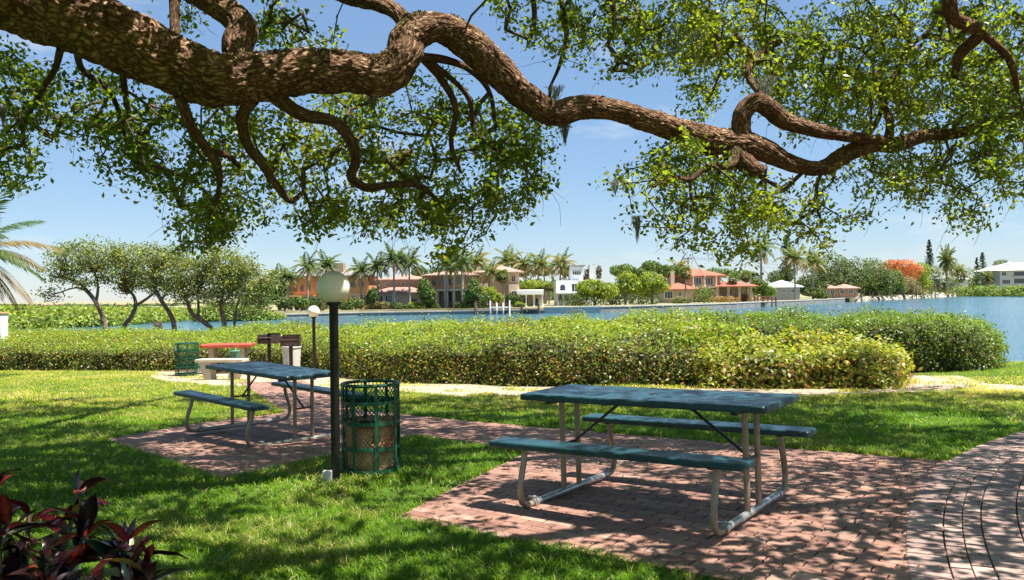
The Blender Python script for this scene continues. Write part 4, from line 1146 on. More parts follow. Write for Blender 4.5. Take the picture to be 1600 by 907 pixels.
# ------------------------------------------------------------------ trees behind the long hedge
def limb_tree(limbs, lobes, Y, label, cols, num, leaf, grp, seed):
    random.seed(seed)
    bx_, by_ = XP(limbs[0][0][0], Y), Y; bz = float(gh(bx_, by_))-.05
    org = np.array([bx_, by_, bz]); t = thing('bay_tree', tuple(org), label, 'tree', grp)
    mb = MB(); nodes = []
    for li, l in enumerate(limbs):
        P = [(*at(a, b_, Y+(random.uniform(-.4, .4) if i > 1 else 0)), r*.85*Y/F) for i, (a, b_, r) in enumerate(l)]
        if li == 0: P = [(bx_+.05, by_, bz-.1, P[0][3]*1.2)]+P
        D = catmull(P, 5); mb.tube([tuple(q[:3]-org) for q in D], [q[3] for q in D], 8)
        nodes += [q[:3] for q in D[len(D)//3:]]
    nodes = np.array(nodes)
    tot = sum(l[2]*l[3] for l in lobes); cl = []
    for cx, cy, rx, ry in lobes:
        for _ in range(max(4, int(num/22*rx*ry/tot))):
            d = unit(RG.normal(size=(1, 3)))[0]*random.uniform(.35, 1.05)**.6
            c = np.array(at(cx, cy, Y)); cl.append(c+d*np.array([rx, rx*.75, ry])*Y/F)
    cl = np.array(cl)
    tw = MB()
    for c in cl[::2]:
        j = np.argmin(((nodes-c)**2).sum(1)); q = nodes[j]; md = (q+c)/2+RG.normal(0, .05, 3)
        tw.tube([tuple(q-org), tuple(md-org), tuple(c-org)], [.02, .012, .005], 4, caps=False)
    own = np.repeat(np.arange(len(cl)), 22); p = cl[own]+RG.normal(0, 1, (len(own), 3))*.17*np.array([1, 1, .7])
    mb.build('trunk', M['bark'], t, True); tw.build('twigs', M['bark'], t)
    V, Q = leafcloud(p-org, leaf*(.6+.8*RG.random(len(p))), leaf*.5, droop=.1)
    C = mixcols(cols, len(p)); cn = .75+.6*RG.random(len(cl)); C = C*cn[own][:, None]
    fast('crown', V, Q, mat=M['hleaf'], parent=t, C=rep(C, 4))
TCOL = [(.15, .19, .045), (.22, .25, .07), (.09, .13, .035), (.28, .28, .09)]
gt = 'trees at the water edge behind the hedge'
limb_tree([[(166, 520, 5), (160, 495, 4.5), (150, 473, 4), (136, 455, 3.5), (120, 440, 2.5), (95, 435, 1.5)], [(150, 473, 3), (153, 450, 2.5), (148, 425, 2)], [(136, 455, 2.5), (118, 450, 1.5), (85, 460, 1)]],
          [(115, 400, 40, 22), (150, 395, 38, 20), (90, 425, 28, 18), (75, 460, 20, 9), (140, 430, 38, 18), (175, 415, 22, 26)], 34, 'wind leaned tree with open crown behind the hedge, first from the left', TCOL, 5200, .12, gt, 1)
limb_tree([[(192, 520, 4.5), (205, 495, 4), (212, 478, 3.5), (207, 460, 2.5), (190, 455, 1.5)], [(212, 478, 3), (228, 468, 2.5), (245, 455, 2)]],
          [(210, 400, 34, 18), (200, 425, 28, 18), (225, 435, 28, 18), (195, 445, 16, 12)], 35, 'small forked tree behind the hedge, second from the left', TCOL, 3600, .12, gt, 2)
limb_tree([[(273, 520, 5), (268, 495, 4.5), (252, 470, 4), (240, 445, 3), (238, 425, 2)], [(252, 470, 2.5), (262, 455, 2)]],
          [(245, 400, 30, 16), (262, 425, 30, 24), (275, 405, 24, 16), (255, 450, 22, 14)], 34, 'tree with a trunk leaning left behind the hedge, third from the left', TCOL, 3600, .12, gt, 3)
limb_tree([[(334, 522, 4.5), (318, 503, 4.5), (300, 490, 4), (292, 470, 3), (285, 450, 2)], [(310, 497, 3), (310, 478, 2.5), (308, 455, 2)]],
          [(295, 425, 32, 26), (315, 450, 30, 24), (285, 460, 22, 18), (325, 415, 26, 20)], 33.5, 'low tree with a sprawling curved trunk behind the hedge, fourth from the left', TCOL, 4000, .12, gt, 4)
limb_tree([[(351, 520, 5), (350, 500, 4.5), (345, 478, 3.5), (350, 450, 2.5)], [(345, 478, 2.5), (360, 460, 2)]],
          [(350, 405, 32, 20), (355, 435, 36, 24), (345, 465, 34, 18), (375, 420, 26, 22)], 33, 'bushy upright tree behind the hedge, fifth from the left', TCOL, 4600, .12, gt, 5)
limb_tree([[(367, 520, 3), (367, 500, 2.5), (370, 480, 2), (378, 455, 1.5)]],
          [(385, 445, 28, 24), (405, 455, 26, 26), (395, 480, 30, 18), (425, 440, 12, 18)], 36, 'thin stemmed tree behind the hedge, rightmost of the six', TCOL, 3400, .12, gt, 6)

# wooden box frame and white pillar behind the hedge
x, y, z = at(247, 516, 31); zg = float(gh(x, y))
t = thing('wooden_frame', (x, y, zg), 'small weathered wooden frame box poking up behind the hedge', 'frame')
mb = MB(); hh = ZP(247, 503, 31)-zg
for s in (-1, 1): mb = MB(); mb.box(s*.13-.03, s*.13+.03, -.03, .03, 0, hh); mb.build('post', M['wood'], t)
mb = MB(); mb.box(-.10, .10, -.02, .02, hh-.07, hh-.01); mb.build('crosspiece', M['wood'], t)
mb = MB(); mb.box(-.11, .11, .035, .05, hh-.5, hh-.03); mb.build('panel', M['conc'], t)
x, y, z = at(0, 520, 27); zg = float(gh(x, y))
t = thing('white_pillar', (x, y, zg), 'white pillar with an orange cap at the left edge behind the hedge', 'pillar')
hh = ZP(0, 491, 27)-zg
mb = MB(); mb.box(-.3, .14, -.2, .2, -.1, hh, .01); mb.build('shaft', M['white'], t)
mb = MB(); mb.box(-.33, .17, -.23, .23, hh+.001, hh+.06, .01); mb.build('cap', M['w_orange'], t)

# ------------------------------------------------------------------ palms
def frond(V, Q, C, base, az, el, L, npair, lw, droop, col_, col2, ll=.28, ldroop=.5):
    d = np.array([math.cos(az)*math.cos(el), math.sin(az)*math.cos(el), math.sin(el)]); p = np.array(base, float)
    side0 = np.array([-math.sin(az), math.cos(az), 0]); st = L/npair
    pts_ = [p.copy()]; ds = [d.copy()]
    for k in range(npair):
        p = p+d*st; d = d-np.array([0, 0, droop/npair]); d /= np.linalg.norm(d); pts_.append(p.copy()); ds.append(d.copy())
    # rachis ribbon
    for k in range(npair):
        w = .012*L*(1-k/npair)+.004; n = len(V); up = np.cross(side0, ds[k])
        V += [pts_[k]-side0*w, pts_[k]+side0*w, pts_[k+1]+side0*w*.8, pts_[k+1]-side0*w*.8]; Q.append((n, n+1, n+2, n+3)); C += [col2]*4
    for k in range(1, npair+1):
        f = k/npair; l = L*ll*math.sin(PI*min(.97, .12+.82*f))**.7
        for s in (-1, 1):
            dd = side0*s*(1-.35*f)+ds[k]*(.45+.7*f)+np.array([0, 0, -ldroop*random.uniform(.5, 1.3)]); dd /= np.linalg.norm(dd)
            w = ds[k]*lw*.5; a = pts_[k]; m_ = a+dd*l*.5; dd2 = dd+np.array([0, 0, -ldroop*.6]); dd2 /= np.linalg.norm(dd2); e = m_+dd2*l*.5
            n = len(V); V += [a-w*.6, m_-w, e, m_+w]; Q.append((n, n+1, n+2, n+3))
            cc = tuple(np.array(col_)*random.uniform(.7, 1.35)); C += [cc]*4
def palm_proto(h, L, nf, npair, lw, cols, label, loc, trunk_r=.17, lean=0, droop=1.3, grp=None, fan=False, dead=.15, ldroop=.5, shaft=False, eld=(-.5, 1.3)):
    t = thing('palm_tree', loc, label, 'palm tree', grp)
    mb = MB(); n = 14; P = [(lean*(k/n)**1.6, 0, h*k/n-.3*(k == 0)) for k in range(n+1)]
    mb.tube(P, [trunk_r*(1.25-.5*(k/n)+(.25 if k == 0 else 0)) for k in range(n+1)], 10); mb.build('trunk', M['palmbark'], t, True)
    if shaft:
        s_ = MB(); s_.tube([(lean, 0, h-.1), (lean, 0, h+.9)], [trunk_r*.85, trunk_r*.5], 10); s_.build('crownshaft', plain('crownshaft_green', (.14, .2, .06), .5), t, True); h2 = h+.8
    else: h2 = h
    V = []; Q = []; C = []
    for k in range(nf):
        az = k*2.399+random.uniform(-.2, .2); el = eld[1]-(eld[1]-eld[0])*(k/nf)+random.uniform(-.12, .12)
        c = cols[k % len(cols)]
        if k > nf*(1-dead): c = (.22, .15, .07)
        if fan:
            d = np.array([math.cos(az)*math.cos(el), math.sin(az)*math.cos(el), math.sin(el)]); b0_ = np.array([lean, 0, h2]); hub = b0_+d*L*.55
            side = np.array([-math.sin(az), math.cos(az), 0]); up = np.cross(side, d); n0 = len(V)
            V += [b0_-side*.02, b0_+side*.02, hub+side*.015, hub-side*.015]; Q.append((n0, n0+1, n0+2, n0+3)); C += [c]*4
            for j in range(13):
                aa = -1.5+3.0*j/12; dd = d*math.cos(aa)+side*math.sin(aa)-np.array([0, 0, .25]); dd /= np.linalg.norm(dd); w = np.cross(dd, up)*L*.05
                n0 = len(V); m_ = hub+dd*L*.3; V += [hub, m_-w, hub+dd*L*.62-np.array([0, 0, .12*L]), m_+w]; Q.append((n0, n0+1, n0+2, n0+3)); C += [tuple(np.array(c)*random.uniform(.7, 1.3))]*4
        else: frond(V, Q, C, (lean, 0, h2), az, el, L*random.uniform(.85, 1.1), npair, lw, droop, c, (.12, .13, .05), ldroop=ldroop)
    fast('fronds', V, Q, mat=M['fleaf'], parent=t, C=np.array(C))
    return t
# the near palm at the left edge
random.seed(3)
x, y, z = at(-48, 392, 21); zg = float(gh(x, y))
palm_proto(z-zg, 2.0, 26, 44, .05, [(.05, .10, .03), (.08, .12, .03), (.20, .14, .05)], 'coconut palm whose fronds reach in from the left edge', (x-.2, y, zg), .13, .2, 1.0, dead=.35, ldroop=.35, eld=(-.75, 1.2))

LZ = -.45
def KK(px): return float(np.interp(px, [1440, 1456, 1500, 1600], [1, 1.08, 1.14, 1.05]))
def far(px, Y): return (XP(px, Y), Y, LZ)
shore = [(425, 497.5), (560, 494), (700, 491.5), (851, 490), (940, 489), (1050, 486), (1150, 482), (1200, 479), (1260, 476), (1322, 472), (1345, 471), (1400, 468), (1440, 466), (1500, 463.3), (1640, 460.8), (1900, 458)]
def SY(px): return Wt(px, float(np.interp(px, [q[0] for q in shore], [q[1] for q in shore])))[1]
royalc = [(.075, .12, .03), (.11, .15, .04), (.06, .09, .03)]
protos = {}
def put_palm(kind, px, ytop, Y, label, grp, rz=None, zb=LZ):
    """ytop = pixel row of the crown centre"""
    Y = max(Y*KK(px), SY(px)+4) if px > 425 else Y; H = ZP(px, ytop, Y)-zb
    P = dict(royal=(8.0, 3.5), coco=(8.0, 3.8), fan=(6.0, 1.5), date=(4.0, 2.8))[kind]
    if kind not in protos:
        random.seed(len(protos)+5)
        loc = (0, 0, 0)
        if kind == 'royal': p = palm_proto(P[0], P[1], 26, 16, .30, royalc, label, loc, .19, 0, 1.5, fan=False, dead=.12, shaft=True, grp=grp)
        elif kind == 'coco': p = palm_proto(P[0], P[1], 28, 16, .30, [(.09, .13, .03), (.15, .17, .05), (.20, .17, .06)], label, loc, .17, .5, 1.5, dead=.2, grp=grp)
        elif kind == 'fan': p = palm_proto(P[0], P[1], 34, 10, .1, [(.10, .14, .04), (.14, .17, .05)], label, loc, .17, .1, 1, fan=True, dead=.25, grp=grp, eld=(-1.1, 1.3))
        else: p = palm_proto(P[0], P[1], 40, 16, .26, [(.12, .15, .05), (.18, .19, .06)], label, loc, .28, 0, 1.2, dead=.15, grp=grp)
        protos[kind] = p; o_ = p
    else: o_ = copytree(protos[kind], (0, 0, 0), label, grp)
    s = H/(P[0]+(.7 if kind == 'royal' else .2))
    o_.location = (*far(px, Y)[:2], zb); o_.rotation_euler = (0, 0, random.uniform(0, 6.28)); o_.scale = (max(.75, min(s, 1.35))*KK(px),)*2+(s,)
    return o_
gp = 'palms along the far shore'
random.seed(5)
for a in [('royal', 451, 434, 134, 'royal palm at the left corner of the orange house porch'),
          ('royal', 481, 418, 130, 'royal palm in front of the orange house, left of the large lamp globe'),
          ('royal', 511, 416, 137, 'royal palm just above the large white lamp globe'),
          ('coco', 438, 432, 142, 'shaggy palm left of the orange house beside dark trees'),
          ('royal', 564, 424, 132, 'royal palm just right of the large lamp globe'),
          ('royal', 590, 418, 134, 'royal palm at the left end of the pink roofed house'),
          ('royal', 616, 407, 130, 'tallest royal palm in front of the pink roofed house'),
          ('royal', 640, 411, 132, 'royal palm before the right half of the pink roofed house'),
          ('royal', 699, 412, 131, 'left one of the two tall royal palms before the beige columned house'),
          ('royal', 722, 412, 133, 'right one of the two tall royal palms before the beige columned house'),
          ('coco', 741, 408, 160, 'palm showing above the roof between the two beige wings'),
          ('coco', 793, 407, 175, 'palm behind the tan hip roof, its crown above the ridge'),
          ('coco', 764, 424, 142, 'palm in front of the left end of the tan hip roof'),
          ('fan', 787, 430, 141, 'broad fan palm in front of the middle of the tan roofed house'),
          ('fan', 748, 452, 136, 'short fan palm on the lawn before the tan roofed house'),
          ('coco', 824, 413, 172, 'left palm of the pair behind the white canopy'),
          ('coco', 840, 412, 168, 'right palm of the pair behind the white canopy'),
          ('coco', 874, 412, 160, 'large palm at the left of the white modern house'),
          ('fan', 858, 448, 152, 'low shaggy palm between the white canopy and the white modern house'),
          ('coco', 1058, 418, 190, 'palm behind the chimney of the red roofed house'),
          ('fan', 1071, 425, 163, 'slim fan palm standing in front of the red roofed house beside the chimney'),
          ('fan', 1145, 435, 172, 'left palm of the two slim ones before the low right red roof'),
          ('fan', 1167, 431, 176, 'right palm of the two slim ones before the low right red roof'),
          ('fan', 1180, 433, 190, 'small palm right of the red roofed house beside the tall palm'),
          ('royal', 1190, 388, 190, 'tallest palm of the far shore, right of the red roofed house'),
          ('fan', 1201, 450, 186, 'short bushy palm at the foot of the tallest palm'),
          ('coco', 1243, 402, 192, 'dark coconut palm behind the white roofed cottage'),
          ('coco', 1271, 408, 205, 'leaning shaggy palm right of the white roofed cottage'),
          ('date', 1480, 408, 330, 'feathery palm right of the narrow pine near the orange flowering tree'),
          ('coco', 1498, 422, 340, 'brownish palm beside the feathery palm on the right shore'),
          ('date', 1545, 434, 400, 'wide arching palm left of the pale blue building')]:
    put_palm(a[0], a[1], a[2], a[3], a[4], gp)
# silver fan palm
random.seed(9)
YS = 320*KK(1456); Hs = ZP(1456, 432, YS)-LZ
palm_proto(Hs, 5.0, 44, 10, .2, [(.30, .33, .33), (.24, .27, .27)], 'silvery grey fan palm on the right shore below the narrow pine', far(1456, YS), .35, 0, 1, fan=True, dead=.2, eld=(-1.3, 1.3))

# ------------------------------------------------------------------ far broadleaf trees
def far_tree(lobes, Y, label, cols, num=1500, leaf=.5, name='tree', cat='tree', base=None, zb=LZ, grp='trees on the far shore', trunk=True, tcol='bark'):
    cxm = base if base else np.mean([l[0] for l in lobes]); Y = max(Y*KK(cxm), SY(cxm)+2.5)
    org = np.array([XP(cxm, Y), Y, zb]); t = thing(name, tuple(org), label, cat, grp)
    tot = sum(l[2]*l[3] for l in lobes); Ps = []; Ds = []; Ks = []
    mb = MB()
    for cx, cy, rx, ry in lobes:
        c = np.array(at(cx, cy, Y)); r = np.array([rx, max(rx, ry)*.9, ry])*Y/F
        n = int(1.5*num*rx*ry/tot); d = unit(RG.normal(size=(n, 3)))
        lump = .72+.55*vnoise(d*2.6+cx*.37, 3)[:, None]
        p = c+d*r*(.5+.5*RG.random((n, 1))**.5)*lump
        Ps.append(p); Ds.append(d); Ks.append(vnoise(p*.9/max(.5, leaf), 8))
        e = c-org
        mb.tube([(0, 0, -.2), (e[0]*.15, e[1]*.1, e[2]*.45), (e[0]*.8, e[1]*.6, e[2]*.85), (e[0], e[1], e[2]+r[2]*.3)], [.035*(abs(e[2])+2), .028*(abs(e[2])+2), .012*(abs(e[2])+2), .02], 7)
    p = np.concatenate(Ps); d = np.concatenate(Ds); k = np.concatenate(Ks)
    ok = (p[:, 2] > zb) & ((k > .3) | (RG.random(len(k)) < .4)); p = p[ok]; d = d[ok]; k = k[ok]
    V, Q = leafcloud(p-org, leaf*(.6+.8*RG.random(len(p))), leaf*.6, nrm=d, spread=1.2)
    C = mixcols(cols, len(p), var=.22)*(.6+.8*k[:, None])
    mb.build('trunk' if trunk else 'stems', M[tcol], t, True); fast('crown' if trunk else 'foliage', V, Q, mat=M['fleaf'], parent=t, C=rep(C, 4))
    return t
DG = [(.05, .08, .02), (.07, .11, .03), (.10, .13, .035)]; OG = [(.11, .15, .045), (.15, .19, .06), (.08, .11, .035)]
YG = [(.22, .28, .03), (.30, .34, .04), (.14, .20, .03)]; MG = [(.10, .16, .03), (.15, .20, .04), (.07, .11, .03)]
far_tree([(432, 445, 16, 22), (440, 462, 16, 16)], 140, 'dark green tree left of the orange house', DG, 1600, .45)
far_tree([(925, 450, 26, 14), (948, 455, 20, 13), (915, 462, 16, 8)], 146, 'spreading yellow green tree right of the white modern house', YG, 3000, .4)
far_tree([(980, 438, 17, 13), (972, 450, 16, 10), (990, 448, 14, 12)], 149, 'yellow green tree with a pale forked trunk, centre of the far lawn', YG, 2200, .4, base=977)
far_tree([(1018, 438, 22, 13), (1030, 448, 16, 10), (1008, 452, 14, 12)], 150, 'bright yellow green tree left of the red roofed house', YG, 2400, .4)
far_tree([(975, 424, 24, 11), (1000, 430, 14, 10)], 165, 'olive green tree behind the yellow green trees', MG, 1800, .45)
far_tree([(1018, 417, 18, 9), (1040, 424, 16, 9), (1062, 425, 12, 8)], 175, 'mid green tree rising behind the red roofed house chimney', MG, 1800, .45)
far_tree([(927, 424, 5, 12), (918, 430, 5, 10), (936, 426, 4, 12), (910, 438, 5, 8)], 158, 'narrow brown leaved tree beside the white tower', [(.10, .06, .04), (.07, .07, .03), (.14, .09, .06)], 900, .35)
far_tree([(833, 446, 18, 9), (848, 448, 14, 8), (820, 450, 8, 6)], 154, 'yellow green tree behind the white canopy roof', YG, 1500, .4)
far_tree([(1303, 420, 30, 24), (1280, 430, 20, 18), (1320, 432, 24, 24), (1345, 425, 26, 22), (1300, 440, 30, 12)], 255, 'broad dark oak dome left of the orange flowering tree', OG, 5200, .6)
far_tree([(1368, 432, 24, 26), (1352, 448, 18, 14), (1385, 444, 18, 18), (1365, 455, 22, 9)], 262, 'rounded willow green oak beside the dock', OG, 4200, .6)
far_tree([(1396, 440, 18, 20), (1403, 452, 14, 10)], 275, 'lighter green bushy tree below the orange flowering tree', MG, 2200, .6)
far_tree([(1410, 418, 24, 12), (1395, 413, 14, 8), (1425, 425, 18, 12)], 310, 'orange red flowering tree on the right shore', [(.55, .12, .04), (.50, .18, .08), (.20, .17, .05), (.60, .2, .1)], 2600, .6)
far_tree([(1440, 425, 14, 16), (1444, 445, 13, 14)], 318, 'yellow green tree between the orange flowering tree and the silvery palm', YG, 1600, .6)
far_tree([(1418, 448, 12, 14), (1428, 455, 14, 8)], 300, 'dry brownish tree under the orange flowering tree', [(.24, .19, .11), (.16, .16, .06), (.3, .2, .12)], 1400, .55)
far_tree([(1484, 445, 14, 14), (1470, 448, 8, 10)], 335, 'green bush like tree under the feathery palm', MG, 1400, .6)
far_tree([(1520, 432, 20, 14), (1510, 444, 18, 12), (1538, 440, 20, 14), (1550, 447, 20, 8)], 410, 'green rounded tree left of the wide arching palm', MG, 2200, .7)
far_tree([(1565, 413, 14, 7), (1575, 418, 14, 8)], 460, 'green tree top showing above the white hip roof', OG, 1200, .8)
far_tree([(1455, 428, 8, 10), (1500, 432, 10, 12)], 350, 'small dark green trees pair behind the palms on the right shore', DG, 1200, .6)
far_tree([(1215, 435, 16, 12), (1230, 430, 10, 14)], 215, 'olive tree behind the white roofed cottage', MG, 1300, .5)
far_tree([(1262, 442, 18, 10), (1280, 448, 14, 8)], 215, 'low dark tree right of the white roofed cottage', DG, 1400, .5)
far_tree([(690, 428, 26, 10), (655, 425, 14, 10), (730, 424, 16, 10)], 185, 'dark green tree mass showing between pink and beige houses', DG, 1800, .5)
far_tree([(520, 428, 26, 9), (560, 430, 20, 8)], 180, 'dark green tree behind the orange house roof', DG, 1400, .5)
far_tree([(890, 425, 16, 9), (850, 424, 16, 8), (815, 426, 14, 8)], 185, 'dark green trees backing the white modern house', DG, 1500, .5)
far_tree([(1120, 427, 30, 8), (1160, 430, 20, 8)], 215, 'low green trees behind the red roofed house, right side', MG, 1600, .5)
far_tree([(663, 452, 12, 18), (670, 462, 12, 12)], 134, 'leafy tree in the gap between the pink roofed and the beige houses', MG, 1200, .4)
far_tree([(583, 462, 9, 12), (577, 468, 8, 8)], 131, 'small dark tree in the gap right of the orange house', DG, 900, .4)
far_tree([(741, 452, 11, 16), (735, 464, 12, 10)], 135, 'green tree in the gap before the two beige houses', MG, 1200, .4)
far_tree([(762, 460, 14, 12), (775, 466, 12, 8)], 136, 'light green small tree before the tan hip roofed house', YG, 1000, .4)
far_tree([(1185, 448, 14, 12), (1200, 456, 12, 8)], 178, 'green bushy tree between the villa and the white roofed cottage', MG, 1200, .45)
far_tree([(1262, 455, 16, 9), (1278, 458, 12, 8)], 205, 'low green tree between the cottage and the dock cabin', OG, 1200, .45)
# shrubs on the far lawns
gs = 'shrubs along the far shore'
sh = [(445, 474, 14, 10, 122, DG, 'dark round shrub at the left end of the far seawall'), (471, 473, 11, 9, 121, MG, 'rounded green shrub below the orange house porch'), (497, 474, 16, 12, 121, DG, 'dark green shrub behind the small lamp globe'),
      (540, 478, 12, 8, 123, MG, 'green shrub just right of the large lamp post top'), (556, 474, 14, 9, 124, MG, 'light green shrub under the palm right of the large globe'), (592, 476, 15, 7, 126, [(.2, .13, .06), (.12, .14, .04)], 'reddish shrub bed before the pink roofed house windows'), (625, 480, 14, 7, 126, DG, 'dark low shrub below the tallest royal palm'), (650, 478, 14, 6, 127, YG, 'yellow green shrub below the pink roofed house'),
      (668, 466, 9, 13, 132, DG, 'dark upright shrub at the pink roofed house corner'), (678, 480, 10, 8, 129, DG, 'dark clipped ball shrub left of the beige columns'), (717, 479, 6, 7, 129, DG, 'small dark ball shrub below the beige columns'), (730, 478, 10, 6, 130, MG, 'green low shrub right of the beige columns'), (755, 472, 14, 14, 134, DG, 'dark hedge shrub left of the boat lift'), (803, 468, 13, 10, 138, DG, 'dark clipped shrub left of the white canopy'), (812, 476, 8, 4, 137, YG, 'low round light shrub at the canopy post'),
      (905, 470, 26, 9, 144, DG, 'long dark clipped hedge in front of the white modern house'), (955, 468, 24, 11, 151, DG, 'dark shrub bank under the yellow green trees, left part'), (1005, 468, 24, 11, 154, DG, 'dark shrub bank under the yellow green trees, right part'), (1100, 460, 17, 15, 160, [(.12, .17, .05), (.18, .22, .06)], 'spiky palm like shrub in front of the red roofed house'), (1065, 470, 14, 6, 160, [(.2, .2, .08), (.12, .15, .05)], 'olive shrub before the left wing of the red roofed house'),
      (1130, 468, 24, 6, 168, [(.34, .19, .09), (.22, .16, .07)], 'tawny ornamental grass bed, left half, before the arches'), (1165, 466, 20, 6, 176, [(.34, .19, .09), (.22, .16, .07)], 'tawny ornamental grass bed, right half, before the arches'), (1200, 456, 12, 12, 182, YG, 'yellow shrub at the foot of the tallest palm'), (1283, 462, 10, 5, 215, MG, 'small green shrub near the dock cabin'), (1375, 463, 30, 5, 275, MG, 'low shrubs under the rounded oak on the rocky shore'), (1440, 462, 26, 5, 330, MG, 'low shrubs on the shore below the silvery palm'), (1490, 462, 18, 4, 370, YG, 'light green low shrubs left of the right mangroves')]
for i, (px, py, rx, ry, Y, c, lb) in enumerate(sh):
    far_tree([(px-rx*.35, py, rx*.75, ry), (px+rx*.35, py+1, rx*.75, ry*.9)], Y, lb, c, 700, .32 if Y < 200 else .6, name='shrub', cat='shrub', grp=gs, trunk=False)
# pines
def pine(px, ytop, Y, label, w, seed, cols=((.06, .085, .05), (.09, .12, .07))):
    random.seed(seed); Y = Y*KK(px); org = np.array(far(px, Y)); H = ZP(px, ytop, Y)-LZ
    t = thing('norfolk_pine', tuple(org), label, 'pine tree', 'tall pines on the far shore')
    mb = MB(); mb.tube([(0, 0, -.2), (0, 0, H)], [.3, .04], 8); mb.build('trunk', M['bark'], t, True)
    P = []; nt_ = int(H/.55)
    for i in range(nt_):
        z = H*(.3+.7*i/nt_); r = w*(1-((z/H)-.3)/.72)**.6
        for k in range(6):
            a = random.uniform(0, 6.28); L = r*random.uniform(.7, 1.1)
            s = np.linspace(.1, 1, 14)
            P.append(np.stack([math.cos(a)*L*s, math.sin(a)*L*s, z+.25*L*s**2-.1+RG.normal(0, .08, 14)], 1))
    P = np.concatenate(P); V, Q = leafcloud(P, .55, .28); fast('crown', V, Q, mat=M['fleaf'], parent=t, C=rep(mixcols(cols, len(P)), 4))
pine(1453, 374, 330, 'tall narrow pine rising above the right shore', 2.6, 1)
pine(1536, 394, 450, 'distant layered pine left of the pale blue building, the taller of two', 3.4, 2)
pine(1527, 402, 460, 'distant small pine left of the pale blue building, the shorter of two', 2.4, 3)
pine(1230, 366, 215, 'tall dark pine behind the coconut palm near the white roofed cottage', 2.5, 4)

# ------------------------------------------------------------------ far land, seawalls, houses
SW = [Wt(*p) for p in shore]
poly = SW+[(2600, 1400), (2600, 5900), (-2400, 5900), (-1500, 900), (-300, 330), (SW[0][0]-26, SW[0][1]+60)]
me = bpy.data.meshes.new('far_land')
vs = [(p[0], p[1]+.4, LZ) for p in poly]+[(p[0], p[1]+.4, -3) for p in poly]; nP = len(poly)
me.from_pydata(vs, [], [tuple(range(nP))]+[(i, nP+i, nP+(i+1) % nP, (i+1) % nP) for i in range(nP)]); me.update()
me.materials.append(plain('far_lawn', (.13, .16, .04), .95, var=.5, scale=.06, bump=0, c2=(.30, .26, .15)))
ob = bpy.data.objects.new('far_shore', me); col.objects.link(ob); tag(ob, 'grassy far shore behind the seawalls', kind='structure')
def seawall(i0, i1, ht, label, mat='seawall', capm='cap'):
    P = SW[i0:i1+1]; t = thing('seawall', (P[0][0], P[0][1], WZ), label, 'seawall', 'seawalls of the far shore')
    ox, oy = P[0]
    for nm, z0, z1, d0, d1, mt in (('wall', -.8, ht-.18, 0, .5, mat), ('cap', ht-.18, ht, -.12, .75, capm)):
        mb = MB(); n = len(P)
        v = [(p[0]-ox, p[1]-oy+d, z) for p in P for d, z in ((d0, z0), (d0, z1), (d1, z1), (d1, z0))]
        f = [(a*4+k, (a+1)*4+k, (a+1)*4+(k+1) % 4, a*4+(k+1) % 4) for a in range(n-1) for k in range(4)]+[(0, 1, 2, 3), tuple((n-1)*4+k for k in (3, 2, 1, 0))]
        mb.add(v, f); mb.build(nm, M[mt], t)
seawall(0, 3, .62, 'low grey seawall below the orange, pink and beige houses')
seawall(3, 4, .98, 'pale grey seawall section below the white modern house', 'grey', 'grey')
seawall(4, 9, 1.02, 'long dark seawall below the red roofed house', 'seawall')
# rocks along the right shore
rk = 0
random.seed(21)
mb = MB()
for k in range(150):
    f = random.random(); px = 1335+f*170; py = np.interp(px, [s[0] for s in shore], [s[1] for s in shore])
    x, y = Wt(px, py); r = random.uniform(.5, 1.3)
    vs = []
    for zz in (-.6, .1, .7, 1.0):
        for a in range(7): q = r*(1.1-zz*.5)*random.uniform(.75, 1.2); vs.append((x+q*math.cos(a*.9), y+random.uniform(-.5, 1)+q*math.sin(a*.9), WZ+zz*r))
    fs = [(i*7+a, i*7+(a+1) % 7, (i+1)*7+(a+1) % 7, (i+1)*7+a) for i in range(3) for a in range(7)]+[tuple(21+a for a in range(7))]
    mb.add(vs, fs)
tag(mb.build('shore_rocks', M['conc']), 'pale rocks piled along the right shore waterline', 'rocks', kind='stuff')

def hip(mb, x0, x1, y0, y1, z, h, ov=.5, th=.18):
    x0 -= ov; x1 += ov; y0 -= ov; y1 += ov; w = min(x1-x0, y1-y0)/2
    if x1-x0 >= y1-y0: r0, r1 = (x0+w, (y0+y1)/2), (x1-w-.01, (y0+y1)/2)
    else: r0, r1 = ((x0+x1)/2, y0+w), ((x0+x1)/2, y1-w-.01)
    v = [(x0, y0, z-th), (x1, y0, z-th), (x1, y1, z-th), (x0, y1, z-th), (x0, y0, z), (x1, y0, z), (x1, y1, z), (x0, y1, z), (*r0, z+h), (*r1, z+h)]
    f = [(3, 2, 1, 0), (0, 1, 5, 4), (1, 2, 6, 5), (2, 3, 7, 6), (3, 0, 4, 7)]
    f += [(4, 5, 9, 8), (5, 6, 9), (6, 7, 8, 9), (7, 4, 8)] if x1-x0 >= y1-y0 else [(4, 5, 8), (5, 6, 9, 8), (6, 7, 9), (7, 4, 8, 9)]
    mb.add(v, f)
